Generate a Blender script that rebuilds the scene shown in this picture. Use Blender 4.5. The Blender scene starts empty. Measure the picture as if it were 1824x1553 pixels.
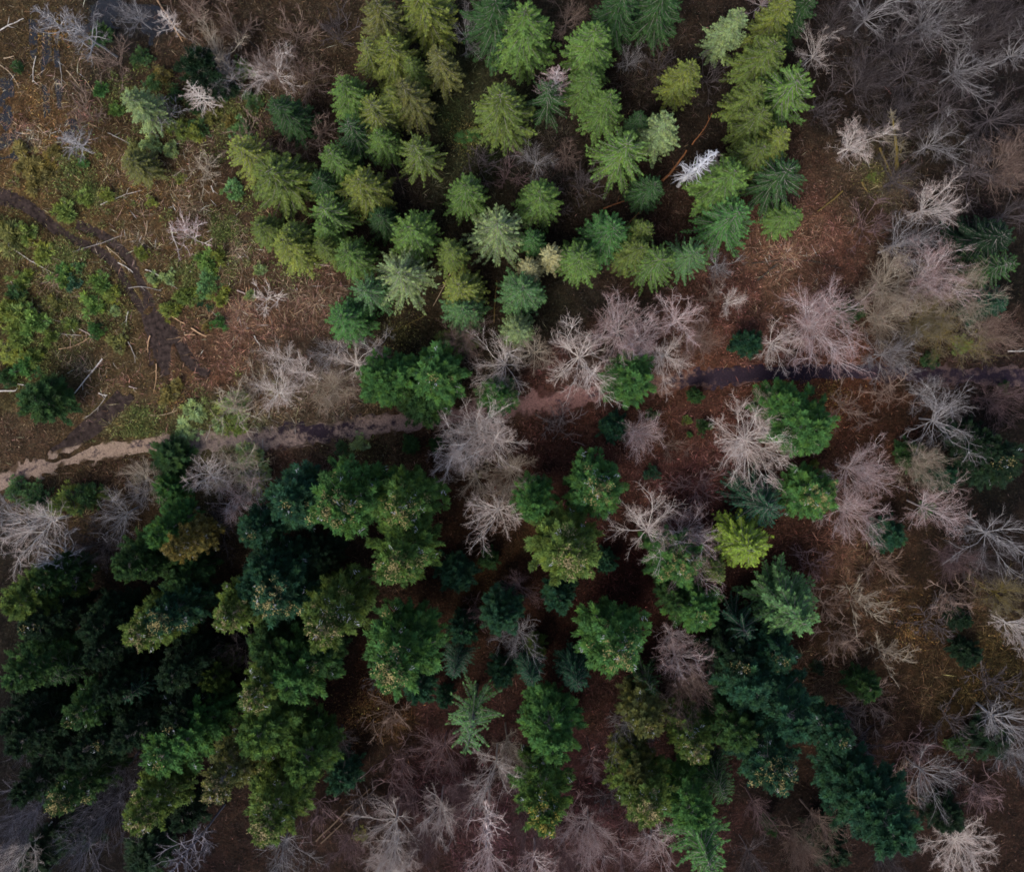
import bpy, math
import numpy as np

# ------------------------------------------------------------------ camera, sky, sun, exposure
S = bpy.context.scene
COL = S.collection
CAM_H, FPX, W, H = 145.0, 2030.0, 1824.0, 1553.0
TILT = math.radians(-3.85)
cam = bpy.data.cameras.new('camera')
cam.sensor_fit = 'HORIZONTAL'
cam.angle = 2 * math.atan(W / 2 / FPX)
cam.clip_end = 5000
camo = bpy.data.objects.new('camera', cam)
camo.location = (0, 0, CAM_H)
camo.rotation_euler = (TILT, 0, 0)
COL.objects.link(camo)
S.camera = camo

SUN_EL, SUN_AZ = math.radians(58), math.radians(215)     # azimuth clockwise from +Y
world = bpy.data.worlds.new('World')
S.world = world
world.use_nodes = True
wn = world.node_tree.nodes
sky = wn.new('ShaderNodeTexSky')
sky.sky_type = 'NISHITA'
sky.sun_disc = False
sky.sun_elevation = SUN_EL
sky.sun_rotation = SUN_AZ
sky.air_density, sky.dust_density = 1.0, 3.0
wn['Background'].inputs['Strength'].default_value = 0.10
world.node_tree.links.new(sky.outputs[0], wn['Background'].inputs['Color'])
sun = bpy.data.lights.new('sun', 'SUN')
sun.energy = 1.5
sun.angle = math.radians(25)
sun.color = (1.0, 0.95, 0.88)
suno = bpy.data.objects.new('sun', sun)
suno.rotation_euler = (math.pi / 2 - SUN_EL, 0, math.pi - SUN_AZ)
COL.objects.link(suno)
S.view_settings.view_transform = 'Standard'
S.view_settings.look = 'None'
S.view_settings.exposure = 1.2
S.view_settings.gamma = 1.0
S.cycles.max_bounces = 5
S.cycles.diffuse_bounces = 3
S.cycles.transmission_bounces = 3
S.cycles.glossy_bounces = 2
S.cycles.filter_width = 1.7

# ------------------------------------------------------------------ helpers
def P(px, py, z=0.0):
    """pixel of the photograph -> world point on the horizontal plane at height z"""
    u, v = (px - W / 2) / FPX, (H / 2 - py) / FPX
    c, s = math.cos(TILT), math.sin(TILT)
    dx, dy, dz = u, s + v * c, -c + v * s
    t = (CAM_H - z) / -dz
    return np.array((dx * t, dy * t, z))

def norm(a):
    return a / np.maximum(np.linalg.norm(a, axis=-1, keepdims=True), 1e-9)

class VNoise:
    def __init__(self, seed):
        self.g = np.random.default_rng(seed).random((256, 256))
    def __call__(self, x, y, scale):
        x, y = np.asarray(x) / scale + 1000.37, np.asarray(y) / scale + 1000.71
        xi, yi = np.floor(x).astype(int), np.floor(y).astype(int)
        fx, fy = x - xi, y - yi
        fx, fy = fx * fx * (3 - 2 * fx), fy * fy * (3 - 2 * fy)
        g = self.g
        a, b = g[xi & 255, yi & 255], g[(xi + 1) & 255, yi & 255]
        c, d = g[xi & 255, (yi + 1) & 255], g[(xi + 1) & 255, (yi + 1) & 255]
        return (a * (1 - fx) + b * fx) * (1 - fy) + (c * (1 - fx) + d * fx) * fy * 1.0
N1, N2, N3, N4 = VNoise(1), VNoise(2), VNoise(3), VNoise(4)

def mesh_np(name, verts, faces, mat, tint=None, col=None, smooth=False):
    """verts (N,3), faces (M,k) of one size"""
    verts = np.asarray(verts, np.float32).reshape(-1, 3)
    faces = np.asarray(faces, np.int32)
    m = bpy.data.meshes.new(name)
    k = faces.shape[1]
    m.vertices.add(len(verts))
    m.vertices.foreach_set('co', verts.ravel())
    m.loops.add(faces.size)
    m.loops.foreach_set('vertex_index', faces.ravel())
    m.polygons.add(len(faces))
    m.polygons.foreach_set('loop_start', np.arange(0, faces.size, k, dtype=np.int32))
    if smooth:
        m.polygons.foreach_set('use_smooth', np.ones(len(faces), bool))
    if tint is not None:
        a = m.attributes.new('tint', 'FLOAT', 'POINT')
        a.data.foreach_set('value', np.asarray(tint, np.float32))
    if col is not None:
        a = m.attributes.new('tone', 'FLOAT_COLOR', 'POINT')
        c4 = np.ones((len(verts), 4), np.float32)
        c4[:, :3] = col
        a.data.foreach_set('color', c4.ravel())
    m.materials.append(mat)
    m.update(calc_edges=True)
    return m

def tubes(A, B, ra, rb, sides=3):
    """one prism per segment A->B; returns verts, quad faces"""
    A, B = np.asarray(A, float).reshape(-1, 3), np.asarray(B, float).reshape(-1, 3)
    n = len(A)
    t = norm(B - A)
    up = np.where(np.abs(t[:, 2:3]) > 0.9, np.array([[1.0, 0, 0]]), np.array([[0, 0, 1.0]]))
    u = norm(np.cross(t, up)); w = np.cross(t, u)
    ang = np.arange(sides) * 2 * math.pi / sides + 0.4
    ring = u[:, None] * np.cos(ang)[None, :, None] + w[:, None] * np.sin(ang)[None, :, None]
    va = A[:, None] + ring * np.asarray(ra).reshape(-1, 1, 1)
    vb = B[:, None] + ring * np.asarray(rb).reshape(-1, 1, 1)
    v = np.concatenate([va, vb], 1).reshape(-1, 3)
    i = np.arange(sides)
    q = np.stack([i, (i + 1) % sides, (i + 1) % sides + sides, i + sides], 1)
    f = (np.arange(n)[:, None, None] * (2 * sides) + q[None]).reshape(-1, 4)
    return v, f

def blades(p, d, nrm, L, Wd, tint):
    """diamond-shaped sprays: base p, direction d, face normal about nrm"""
    d = norm(d)
    s = norm(np.cross(d, nrm))
    up = np.cross(s, d)
    L, Wd = np.asarray(L)[:, None], np.asarray(Wd)[:, None]
    mid = p + d * L * 0.45
    v = np.stack([p, mid + s * Wd * 0.5 - up * Wd * 0.12, p + d * L - up * L * 0.08, mid - s * Wd * 0.5 - up * Wd * 0.12], 1).reshape(-1, 3)
    f = np.arange(len(p) * 4).reshape(-1, 4)
    return v, f, np.repeat(tint, 4)

def join(parts):
    vs, fs, ts, o = [], [], [], 0
    for q in parts:
        vs.append(q[0]); fs.append(np.asarray(q[1]) + o); o += len(q[0])
        if len(q) > 2: ts.append(q[2])
    return np.concatenate(vs), np.concatenate(fs), (np.concatenate(ts) if ts else None)

# ------------------------------------------------------------------ materials
def new_mat(name):
    m = bpy.data.materials.new(name)
    m.use_nodes = True
    nt = m.node_tree
    return m, nt, nt.nodes, nt.nodes['Principled BSDF'], lambda a, b: nt.links.new(a, b)

def math_node(nd, lk, op, a, b=None, clamp=False):
    x = nd.new('ShaderNodeMath'); x.operation = op; x.use_clamp = clamp
    for i, q in enumerate((a, b)):
        if q is None: continue
        if isinstance(q, (int, float)): x.inputs[i].default_value = q
        else: lk(q, x.inputs[i])
    return x.outputs[0]

def mix_col(nd, lk, fac, a, b, mode='MIX'):
    x = nd.new('ShaderNodeMix'); x.data_type = 'RGBA'; x.blend_type = mode
    for i, q in ((0, fac), (6, a), (7, b)):
        if isinstance(q, (int, float)): x.inputs[i].default_value = q
        elif isinstance(q, tuple): x.inputs[i].default_value = (*q, 1)
        else: lk(q, x.inputs[i])
    return x.outputs[2]

def noise(nd, lk, scale, detail=3.0, vec=None, rough=0.6):
    x = nd.new('ShaderNodeTexNoise'); x.inputs['Scale'].default_value = scale
    x.inputs['Detail'].default_value = detail; x.inputs['Roughness'].default_value = rough
    if vec is not None: lk(vec, x.inputs['Vector'])
    return x

def ramp(nd, lk, fac, stops):
    x = nd.new('ShaderNodeValToRGB')
    el = x.color_ramp.elements
    while len(el) < len(stops): el.new(0.5)
    for e, (p, c) in zip(el, stops):
        e.position = p; e.color = (*c, 1) if isinstance(c, tuple) else (c, c, c, 1)
    lk(fac, x.inputs[0])
    return x.outputs[0]

def foliage_mat(name, lo=0.45, hi=1.6, transl=0.18, warm=(1.25, 1.05, 0.55)):
    """colour from the object's own colour, varied spray by spray"""
    m, nt, nd, bs, lk = new_mat(name)
    oi = nd.new('ShaderNodeObjectInfo')
    at = nd.new('ShaderNodeAttribute'); at.attribute_name = 'tint'
    mr = nd.new('ShaderNodeMapRange'); mr.inputs['To Min'].default_value = lo; mr.inputs['To Max'].default_value = hi
    lk(at.outputs['Fac'], mr.inputs['Value'])
    tc = nd.new('ShaderNodeTexCoord')
    nz = noise(nd, lk, 0.9, 2.0, tc.outputs['Object'])
    wm = mix_col(nd, lk, ramp(nd, lk, nz.outputs['Fac'], [(0.40, 0.0), (0.66, 0.8)]), (0.92, 1.0, 1.1), warm)
    c1 = mix_col(nd, lk, 1.0, oi.outputs['Color'], wm, 'MULTIPLY')
    vv = nd.new('ShaderNodeVectorMath'); vv.operation = 'SCALE'
    lk(c1, vv.inputs[0]); lk(mr.outputs[0], vv.inputs['Scale'])
    lk(vv.outputs[0], bs.inputs['Base Color'])
    bs.inputs['Roughness'].default_value = 0.7
    bs.inputs['Specular IOR Level'].default_value = 0.15
    tr = nd.new('ShaderNodeBsdfTranslucent'); lk(vv.outputs[0], tr.inputs['Color'])
    ms = nd.new('ShaderNodeMixShader'); ms.inputs[0].default_value = transl
    lk(bs.outputs[0], ms.inputs[1]); lk(tr.outputs[0], ms.inputs[2])
    lk(ms.outputs[0], nd['Material Output'].inputs['Surface'])
    return m

def bark_mat(name, contrast=0.5):
    m, nt, nd, bs, lk = new_mat(name)
    oi = nd.new('ShaderNodeObjectInfo')
    tc = nd.new('ShaderNodeTexCoord')
    nz = noise(nd, lk, 2.2, 4.0, tc.outputs['Object'])
    v = ramp(nd, lk, nz.outputs['Fac'], [(0.3, 1 - contrast), (0.7, 1.15)])
    moss = noise(nd, lk, 0.5, 3.0, tc.outputs['Object'])
    c = mix_col(nd, lk, 1.0, oi.outputs['Color'], v, 'MULTIPLY')
    mm = ramp(nd, lk, moss.outputs['Fac'], [(0.56, 0.0), (0.72, 0.4)])
    c = mix_col(nd, lk, mm, c, (0.11, 0.085, 0.03))
    lk(c, bs.inputs['Base Color'])
    bs.inputs['Roughness'].default_value = 0.85
    bs.inputs['Specular IOR Level'].default_value = 0.2
    return m

M_SPRUCE = foliage_mat('spruce needles', 0.22, 1.85, 0.12, (1.12, 1.03, 0.75))
M_FIR = foliage_mat('fir needles', 0.25, 1.9, 0.12)
M_BUSH = foliage_mat('bush leaves', 0.5, 1.5, 0.25)

def cone_mat():
    m, nt, nd, bs, lk = new_mat('cones and lichen')
    oi = nd.new('ShaderNodeObjectInfo')
    at = nd.new('ShaderNodeAttribute'); at.attribute_name = 'tint'
    v = ramp(nd, lk, at.outputs['Fac'], [(0.0, 0.45), (0.8, 1.35)])
    c = mix_col(nd, lk, 1.0, oi.outputs['Color'], v, 'MULTIPLY')
    w = ramp(nd, lk, at.outputs['Fac'], [(0.88, 0.0), (0.92, 1.0)])
    lk(mix_col(nd, lk, w, c, (0.42, 0.43, 0.46)), bs.inputs['Base Color'])
    bs.inputs['Roughness'].default_value = 0.8
    return m
M_CONE = cone_mat()
M_BARK = bark_mat('bark')
M_TWIG = bark_mat('twig bark', 0.35)
M_WOOD = bark_mat('weathered wood', 0.45)

def ground_mat():
    m, nt, nd, bs, lk = new_mat('forest floor')
    at = nd.new('ShaderNodeAttribute'); at.attribute_name = 'tone'
    tc = nd.new('ShaderNodeTexCoord')
    v = tc.outputs['Object']
    n1 = noise(nd, lk, 0.55, 5.0, v, 0.7)
    n2 = noise(nd, lk, 4.5, 4.0, v, 0.75)
    n3 = noise(nd, lk, 1.6, 3.0, v, 0.6)
    vo = nd.new('ShaderNodeTexVoronoi'); vo.inputs['Scale'].default_value = 9.0; lk(v, vo.inputs['Vector'])
    a = ramp(nd, lk, n1.outputs['Fac'], [(0.30, 0.30), (0.5, 0.85), (0.72, 1.55)])
    b = ramp(nd, lk, n2.outputs['Fac'], [(0.30, 0.22), (0.52, 0.85), (0.72, 2.3)])
    c = mix_col(nd, lk, 1.0, at.outputs['Color'], a, 'MULTIPLY')
    c = mix_col(nd, lk, 1.0, c, b, 'MULTIPLY')
    hue = mix_col(nd, lk, n3.outputs['Fac'], (1.25, 0.85, 0.7), (0.8, 1.08, 1.0))
    c = mix_col(nd, lk, 1.0, c, hue, 'MULTIPLY')
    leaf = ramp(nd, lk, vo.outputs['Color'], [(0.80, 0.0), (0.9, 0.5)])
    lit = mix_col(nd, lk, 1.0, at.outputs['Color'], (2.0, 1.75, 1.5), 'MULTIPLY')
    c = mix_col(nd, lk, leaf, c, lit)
    lk(c, bs.inputs['Base Color'])
    bs.inputs['Roughness'].default_value = 0.95
    bs.inputs['Specular IOR Level'].default_value = 0.1
    bp = nd.new('ShaderNodeBump'); bp.inputs['Strength'].default_value = 0.8; bp.inputs['Distance'].default_value = 0.25
    lk(n2.outputs['Fac'], bp.inputs['Height']); lk(bp.outputs[0], bs.inputs['Normal'])
    return m

def path_mat():
    m, nt, nd, bs, lk = new_mat('gravel path')
    at = nd.new('ShaderNodeAttribute'); at.attribute_name = 'tone'
    tc = nd.new('ShaderNodeTexCoord'); v = tc.outputs['Object']
    n1 = noise(nd, lk, 1.1, 6.0, v, 0.72)
    n2 = noise(nd, lk, 6.0, 3.0, v, 0.7)
    n0 = noise(nd, lk, 0.25, 2.0, v, 0.5)
    wt = nd.new('ShaderNodeAttribute'); wt.attribute_name = 'tint'
    s = math_node(nd, lk, 'ADD', wt.outputs['Fac'], math_node(nd, lk, 'SUBTRACT', n1.outputs['Fac'], 0.5))
    s = math_node(nd, lk, 'ADD', s, math_node(nd, lk, 'MULTIPLY', math_node(nd, lk, 'SUBTRACT', n0.outputs['Fac'], 0.5), 0.4))
    wet = ramp(nd, lk, s, [(0.46, 0.0), (0.62, 1.0)])
    b = ramp(nd, lk, n2.outputs['Fac'], [(0.3, 0.55), (0.7, 1.4)])
    dry = mix_col(nd, lk, 1.0, at.outputs['Color'], b, 'MULTIPLY')
    c = mix_col(nd, lk, wet, dry, mix_col(nd, lk, 1.0, (0.020, 0.013, 0.020), b, 'MULTIPLY'))
    lk(c, bs.inputs['Base Color'])
    lk(math_node(nd, lk, 'SUBTRACT', 0.95, math_node(nd, lk, 'MULTIPLY', wet, 0.35)), bs.inputs['Roughness'])
    bs.inputs['Specular IOR Level'].default_value = 0.06
    bp = nd.new('ShaderNodeBump'); bp.inputs['Strength'].default_value = 0.9; bp.inputs['Distance'].default_value = 0.08
    lk(n2.outputs['Fac'], bp.inputs['Height']); lk(bp.outputs[0], bs.inputs['Normal'])
    return m

def plain_mat(name, base, rough, var=0.5, scale=3.0, spec=0.08):
    m, nt, nd, bs, lk = new_mat(name)
    tc = nd.new('ShaderNodeTexCoord')
    n = noise(nd, lk, scale, 5.0, tc.outputs['Object'], 0.7)
    v = ramp(nd, lk, n.outputs['Fac'], [(0.3, 1 - var), (0.7, 1 + var)])
    lk(mix_col(nd, lk, 1.0, base, v, 'MULTIPLY'), bs.inputs['Base Color'])
    bs.inputs['Roughness'].default_value = rough
    bs.inputs['Specular IOR Level'].default_value = spec
    bp = nd.new('ShaderNodeBump'); bp.inputs['Strength'].default_value = 0.4; bp.inputs['Distance'].default_value = 0.1
    lk(n.outputs['Fac'], bp.inputs['Height']); lk(bp.outputs[0], bs.inputs['Normal'])
    return m

def tone_mat(name, rough=0.9):
    m, nt, nd, bs, lk = new_mat(name)
    at = nd.new('ShaderNodeAttribute'); at.attribute_name = 'tone'
    tc = nd.new('ShaderNodeTexCoord')
    n = noise(nd, lk, 3.0, 3.0, tc.outputs['Object'])
    v = ramp(nd, lk, n.outputs['Fac'], [(0.3, 0.6), (0.7, 1.3)])
    lk(mix_col(nd, lk, 1.0, at.outputs['Color'], v, 'MULTIPLY'), bs.inputs['Base Color'])
    bs.inputs['Roughness'].default_value = rough
    bs.inputs['Specular IOR Level'].default_value = 0.15
    return m

M_GROUND = ground_mat()
M_PATH = path_mat()
M_MUD = plain_mat('rut mud', (0.026, 0.018, 0.016), 0.9, 0.85, 1.7)
M_WATER = plain_mat('dark water', (0.010, 0.011, 0.014), 0.25, 0.3, 1.0, 0.3)
M_TONE = tone_mat('dry stems')

# ------------------------------------------------------------------ ground
def polyline(pts, step=0.25):
    """smooth world polyline through pixel points, evenly sampled"""
    q = np.array([P(x, y)[:2] for x, y in pts])
    n = len(q)
    out = []
    for i in range(n - 1):
        p0, p1, p2, p3 = q[max(i - 1, 0)], q[i], q[i + 1], q[min(i + 2, n - 1)]
        t = np.linspace(0, 1, max(2, int(np.linalg.norm(p2 - p1) / step)), endpoint=False)[:, None]
        out.append(0.5 * (2 * p1 + (p2 - p0) * t + (2 * p0 - 5 * p1 + 4 * p2 - p3) * t ** 2 + (3 * p1 - p0 - 3 * p2 + p3) * t ** 3))
    out.append(q[-1:])
    return np.concatenate(out)

PATH_PX = [(-60, 896), (0, 862), (60, 834), (130, 813), (200, 801), (270, 791), (350, 786), (430, 782), (500, 780), (570, 772), (640, 762),
           (720, 752), (800, 742), (870, 731), (930, 720), (1000, 712), (1070, 702), (1130, 692), (1200, 681), (1260, 673), (1330, 667),
           (1400, 664), (1500, 662), (1600, 664), (1700, 668), (1824, 674), (1900, 676)]
PATH = polyline(PATH_PX)
RUTS_PX = [[(-40, 338), (0, 342), (40, 358), (85, 392), (130, 425), (175, 445), (210, 478), (235, 520), (258, 560), (270, 605), (276, 650)],
           [(135, 402), (165, 412), (200, 432), (228, 460), (248, 500), (268, 540), (284, 575), (298, 610), (302, 645)],
           [(278, 560), (284, 600), (288, 640)],
           [(300, 580), (318, 605), (345, 645)], [(290, 560), (296, 610), (290, 665)], [(306, 590), (330, 640), (372, 668)], [(265, 570), (284, 620), (300, 668)],
           [(236, 704), (205, 735), (165, 770), (120, 798)],
           [(215, 700), (175, 740), (130, 778), (96, 806)],
           [(-30, 352), (20, 362), (60, 382), (100, 415)]]
RUTS = [polyline(r) for r in RUTS_PX]
RUTCAT = np.concatenate([r[::3] for r in RUTS])

def line_dist(x, y, line):
    x, y = np.asarray(x, float), np.asarray(y, float)
    L = line[::4] if len(line) > 500 and line is not RUTCAT else line
    d = np.full(x.shape, 1e9)
    for a in L:
        np.minimum(d, (x - a[0]) ** 2 + (y - a[1]) ** 2, out=d)
    return np.sqrt(d)

def ground_z(x, y, dpath=None):
    x, y = np.asarray(x, float), np.asarray(y, float)
    if dpath is None: dpath = line_dist(x, y, PATH)
    near = np.clip((dpath - 1.2) / 2.0, 0, 1) * np.clip((line_dist(x, y, RUTCAT) - 0.5) / 1.0, 0.06, 1)
    return (N1(x, y, 14) - 0.5) * 0.9 + near * ((N2(x, y, 3.1) - 0.5) * 0.45 + (N3(x, y, 1.1) - 0.4) * 0.22)

# forest floor colours (leaf litter, brambles, moss) with shade painted in, spread between points
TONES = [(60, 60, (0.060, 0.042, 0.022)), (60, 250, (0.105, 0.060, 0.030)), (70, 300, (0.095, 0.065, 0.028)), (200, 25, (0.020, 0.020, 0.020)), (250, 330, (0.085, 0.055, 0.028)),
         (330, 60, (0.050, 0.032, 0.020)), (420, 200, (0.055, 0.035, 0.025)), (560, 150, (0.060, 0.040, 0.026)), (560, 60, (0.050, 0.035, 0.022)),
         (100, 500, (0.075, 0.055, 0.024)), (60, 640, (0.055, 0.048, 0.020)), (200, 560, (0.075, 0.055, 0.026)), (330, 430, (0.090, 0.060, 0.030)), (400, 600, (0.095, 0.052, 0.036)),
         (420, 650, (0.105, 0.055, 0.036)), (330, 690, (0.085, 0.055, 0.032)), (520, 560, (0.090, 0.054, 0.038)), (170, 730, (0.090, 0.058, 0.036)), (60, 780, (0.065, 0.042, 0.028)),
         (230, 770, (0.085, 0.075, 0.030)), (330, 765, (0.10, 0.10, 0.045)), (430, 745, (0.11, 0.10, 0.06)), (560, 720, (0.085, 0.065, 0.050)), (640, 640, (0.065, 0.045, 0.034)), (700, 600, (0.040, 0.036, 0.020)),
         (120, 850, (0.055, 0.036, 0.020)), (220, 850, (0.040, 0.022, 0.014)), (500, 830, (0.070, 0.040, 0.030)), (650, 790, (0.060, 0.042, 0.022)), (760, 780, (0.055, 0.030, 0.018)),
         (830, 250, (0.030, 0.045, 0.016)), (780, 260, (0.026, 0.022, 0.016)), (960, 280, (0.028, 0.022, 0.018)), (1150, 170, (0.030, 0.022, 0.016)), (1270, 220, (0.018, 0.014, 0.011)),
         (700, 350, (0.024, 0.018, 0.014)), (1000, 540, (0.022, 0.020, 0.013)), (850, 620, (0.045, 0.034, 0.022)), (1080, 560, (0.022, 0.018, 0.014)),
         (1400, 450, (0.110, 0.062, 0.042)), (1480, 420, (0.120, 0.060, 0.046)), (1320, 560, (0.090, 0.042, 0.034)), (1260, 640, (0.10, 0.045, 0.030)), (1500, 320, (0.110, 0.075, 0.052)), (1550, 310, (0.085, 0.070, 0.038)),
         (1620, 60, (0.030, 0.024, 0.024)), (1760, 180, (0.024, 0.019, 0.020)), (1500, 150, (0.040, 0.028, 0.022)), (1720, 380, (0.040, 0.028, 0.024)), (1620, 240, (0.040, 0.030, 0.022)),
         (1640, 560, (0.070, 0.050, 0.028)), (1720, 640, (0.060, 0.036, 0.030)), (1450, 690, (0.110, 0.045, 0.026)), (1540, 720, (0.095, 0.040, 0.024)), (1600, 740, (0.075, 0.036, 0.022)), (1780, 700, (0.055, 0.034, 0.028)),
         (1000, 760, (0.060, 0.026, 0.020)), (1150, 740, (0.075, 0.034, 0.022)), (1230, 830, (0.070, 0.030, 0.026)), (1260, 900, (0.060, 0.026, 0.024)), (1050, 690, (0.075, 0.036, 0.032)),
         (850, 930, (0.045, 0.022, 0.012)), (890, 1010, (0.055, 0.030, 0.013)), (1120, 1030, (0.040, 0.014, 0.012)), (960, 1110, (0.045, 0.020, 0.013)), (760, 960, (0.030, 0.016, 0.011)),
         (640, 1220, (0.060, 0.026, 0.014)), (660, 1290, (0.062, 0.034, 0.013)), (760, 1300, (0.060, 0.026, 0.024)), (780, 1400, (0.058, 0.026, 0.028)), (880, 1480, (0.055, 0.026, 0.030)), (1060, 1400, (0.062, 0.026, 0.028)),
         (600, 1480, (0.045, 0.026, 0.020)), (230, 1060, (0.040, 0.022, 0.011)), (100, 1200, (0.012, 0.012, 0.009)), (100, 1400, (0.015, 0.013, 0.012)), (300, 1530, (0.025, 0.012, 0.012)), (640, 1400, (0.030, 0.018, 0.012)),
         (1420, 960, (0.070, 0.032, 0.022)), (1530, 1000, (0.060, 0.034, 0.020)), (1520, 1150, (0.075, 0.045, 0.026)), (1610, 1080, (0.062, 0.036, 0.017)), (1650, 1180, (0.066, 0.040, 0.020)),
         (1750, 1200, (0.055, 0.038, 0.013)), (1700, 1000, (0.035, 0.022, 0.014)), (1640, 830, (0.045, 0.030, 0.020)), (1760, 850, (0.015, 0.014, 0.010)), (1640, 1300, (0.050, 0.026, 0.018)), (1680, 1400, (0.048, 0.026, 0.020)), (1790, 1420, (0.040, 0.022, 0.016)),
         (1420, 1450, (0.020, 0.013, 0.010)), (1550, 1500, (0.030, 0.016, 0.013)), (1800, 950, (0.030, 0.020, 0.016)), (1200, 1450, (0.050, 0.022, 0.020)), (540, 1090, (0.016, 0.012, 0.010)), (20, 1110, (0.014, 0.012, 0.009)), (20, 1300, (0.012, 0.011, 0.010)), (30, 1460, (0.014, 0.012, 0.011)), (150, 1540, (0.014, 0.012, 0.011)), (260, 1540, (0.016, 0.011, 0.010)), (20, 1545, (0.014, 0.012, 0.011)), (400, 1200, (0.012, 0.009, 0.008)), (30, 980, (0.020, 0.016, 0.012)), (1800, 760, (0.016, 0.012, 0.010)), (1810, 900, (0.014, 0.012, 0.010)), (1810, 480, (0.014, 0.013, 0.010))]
TONES = [(a, b, tuple((0.55 if (a > 1450 and b < 400) or b > 1150 or a > 1560 else 0.75 if b > 880 else 0.95 if a < 620 else 1.0) * q for q in c)) for a, b, c in TONES]  # bottom, right and upper right painted darker, standing in for shade and edge falloff
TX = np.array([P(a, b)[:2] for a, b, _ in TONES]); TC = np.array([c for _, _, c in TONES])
TONE_GAIN = 0.78  # whole floor lowered, standing in for shade under the crowns
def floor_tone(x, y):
    # distance blend of the floor colours, painted shade included
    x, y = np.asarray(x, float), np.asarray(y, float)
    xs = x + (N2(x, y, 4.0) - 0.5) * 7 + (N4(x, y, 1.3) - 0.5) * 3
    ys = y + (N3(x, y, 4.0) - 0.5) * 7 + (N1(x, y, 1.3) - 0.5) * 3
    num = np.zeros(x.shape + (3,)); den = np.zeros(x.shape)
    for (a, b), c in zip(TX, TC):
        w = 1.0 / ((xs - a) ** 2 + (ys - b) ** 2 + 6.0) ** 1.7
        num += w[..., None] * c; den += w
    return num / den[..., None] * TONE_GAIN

def build_ground():
    gx = np.concatenate([[-1500, -700, -300, -160, -110], np.arange(-88, 88.01, 0.4), [110, 160, 300, 700, 1500]])
    gy = np.concatenate([[-1500, -700, -300, -160, -105], np.arange(-82, 66.01, 0.4), [90, 150, 300, 700, 1500]])
    X, Y = np.meshgrid(gx, gy, indexing='ij')
    dp = line_dist(X, Y, PATH)
    Z = ground_z(X, Y, dp)
    for r in RUTS:
        d = line_dist(X, Y, r)
        Z -= 0.30 * np.exp(-(d / 0.6) ** 4) - 0.14 * np.exp(-((d - 1.05) / 0.28) ** 2)
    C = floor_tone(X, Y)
    ny = len(gy)
    i, j = np.meshgrid(np.arange(len(gx) - 1), np.arange(ny - 1), indexing='ij')
    b = (i * ny + j).ravel()
    f = np.stack([b, b + ny, b + ny + 1, b + 1], 1)
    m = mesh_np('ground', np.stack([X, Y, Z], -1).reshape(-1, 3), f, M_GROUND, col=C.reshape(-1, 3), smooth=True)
    o = bpy.data.objects.new('ground', m); o['kind'] = 'structure'; COL.objects.link(o)

def strip(name, line, half, prof, mat, tone_fn=None, wet_fn=None, edge=1.3, kind='structure'):
    """a worn strip along a line; prof(s, a) is its height over the ground at cross position s in [-1, 1]"""
    t = norm(np.gradient(line, axis=0))
    nrm = np.stack([-t[:, 1], t[:, 0]], 1)
    k = 21
    s = np.linspace(-1, 1, k)
    hw = np.broadcast_to(np.asarray(half, float), (len(line),))
    xy = line[:, None] + nrm[:, None] * (s[None, :, None] * hw[:, None, None])
    x, y = xy[..., 0], xy[..., 1]
    z = ground_z(x, y) + prof(s)[None] + (N4(x, y, 0.55) - 0.5) * edge * np.abs(s)[None] ** 2 * 0.3 + (N2(x, y, 2.1) - 0.5) * edge * np.abs(s)[None] ** 2 * 0.3
    v = np.stack([x, y, z], -1).reshape(-1, 3)
    i, j = np.meshgrid(np.arange(len(line) - 1), np.arange(k - 1), indexing='ij')
    b = (i * k + j).ravel()
    f = np.stack([b, b + k, b + k + 1, b + 1], 1)
    col = tone_fn(x, y, np.broadcast_to(s[None], x.shape)).reshape(-1, 3) if tone_fn else None
    wet = wet_fn(x, y, np.broadcast_to(s[None], x.shape)).ravel() if wet_fn else None
    o = bpy.data.objects.new(name, mesh_np(name, v, f, mat, col=col, tint=wet, smooth=True))
    o['kind'] = kind
    COL.objects.link(o)
    return o

PT = [(0, 862, (0.15, 0.108, 0.088), 0.52), (150, 808, (0.21, 0.150, 0.112), 0.46), (270, 791, (0.21, 0.150, 0.112), 0.45), (400, 783, (0.18, 0.135, 0.115), 0.46), (480, 781, (0.19, 0.14, 0.12), 0.50),
      (560, 775, (0.21, 0.15, 0.125), 0.62), (650, 762, (0.20, 0.14, 0.115), 0.53), (740, 750, (0.17, 0.115, 0.10), 0.47), (820, 740, (0.17, 0.105, 0.095), 0.46), (950, 718, (0.165, 0.090, 0.080), 0.43),
      (1060, 704, (0.15, 0.080, 0.072), 0.50), (1190, 683, (0.15, 0.086, 0.062), 0.58), (1260, 674, (0.12, 0.07, 0.055), 0.66), (1350, 667, (0.09, 0.055, 0.05), 0.80), (1500, 662, (0.09, 0.055, 0.05), 0.82), (1640, 665, (0.09, 0.058, 0.055), 0.66), (1824, 674, (0.09, 0.06, 0.055), 0.64)]
PTX = np.array([P(a, b)[0] for a, b, _, _ in PT])
def path_tone(x, y, s):
    c = np.stack([np.interp(x, PTX, [c[2][k] for c in PT]) for k in range(3)], -1)
    e = np.clip((np.abs(s) + (N2(x, y, 1.5) - 0.5) * 0.9 + (N4(x, y, 0.4) - 0.5) * 0.5 - 0.55) / 0.22, 0, 1)[..., None]
    return c * (1 - e) + floor_tone(x, y) * 1.15 * e
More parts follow.
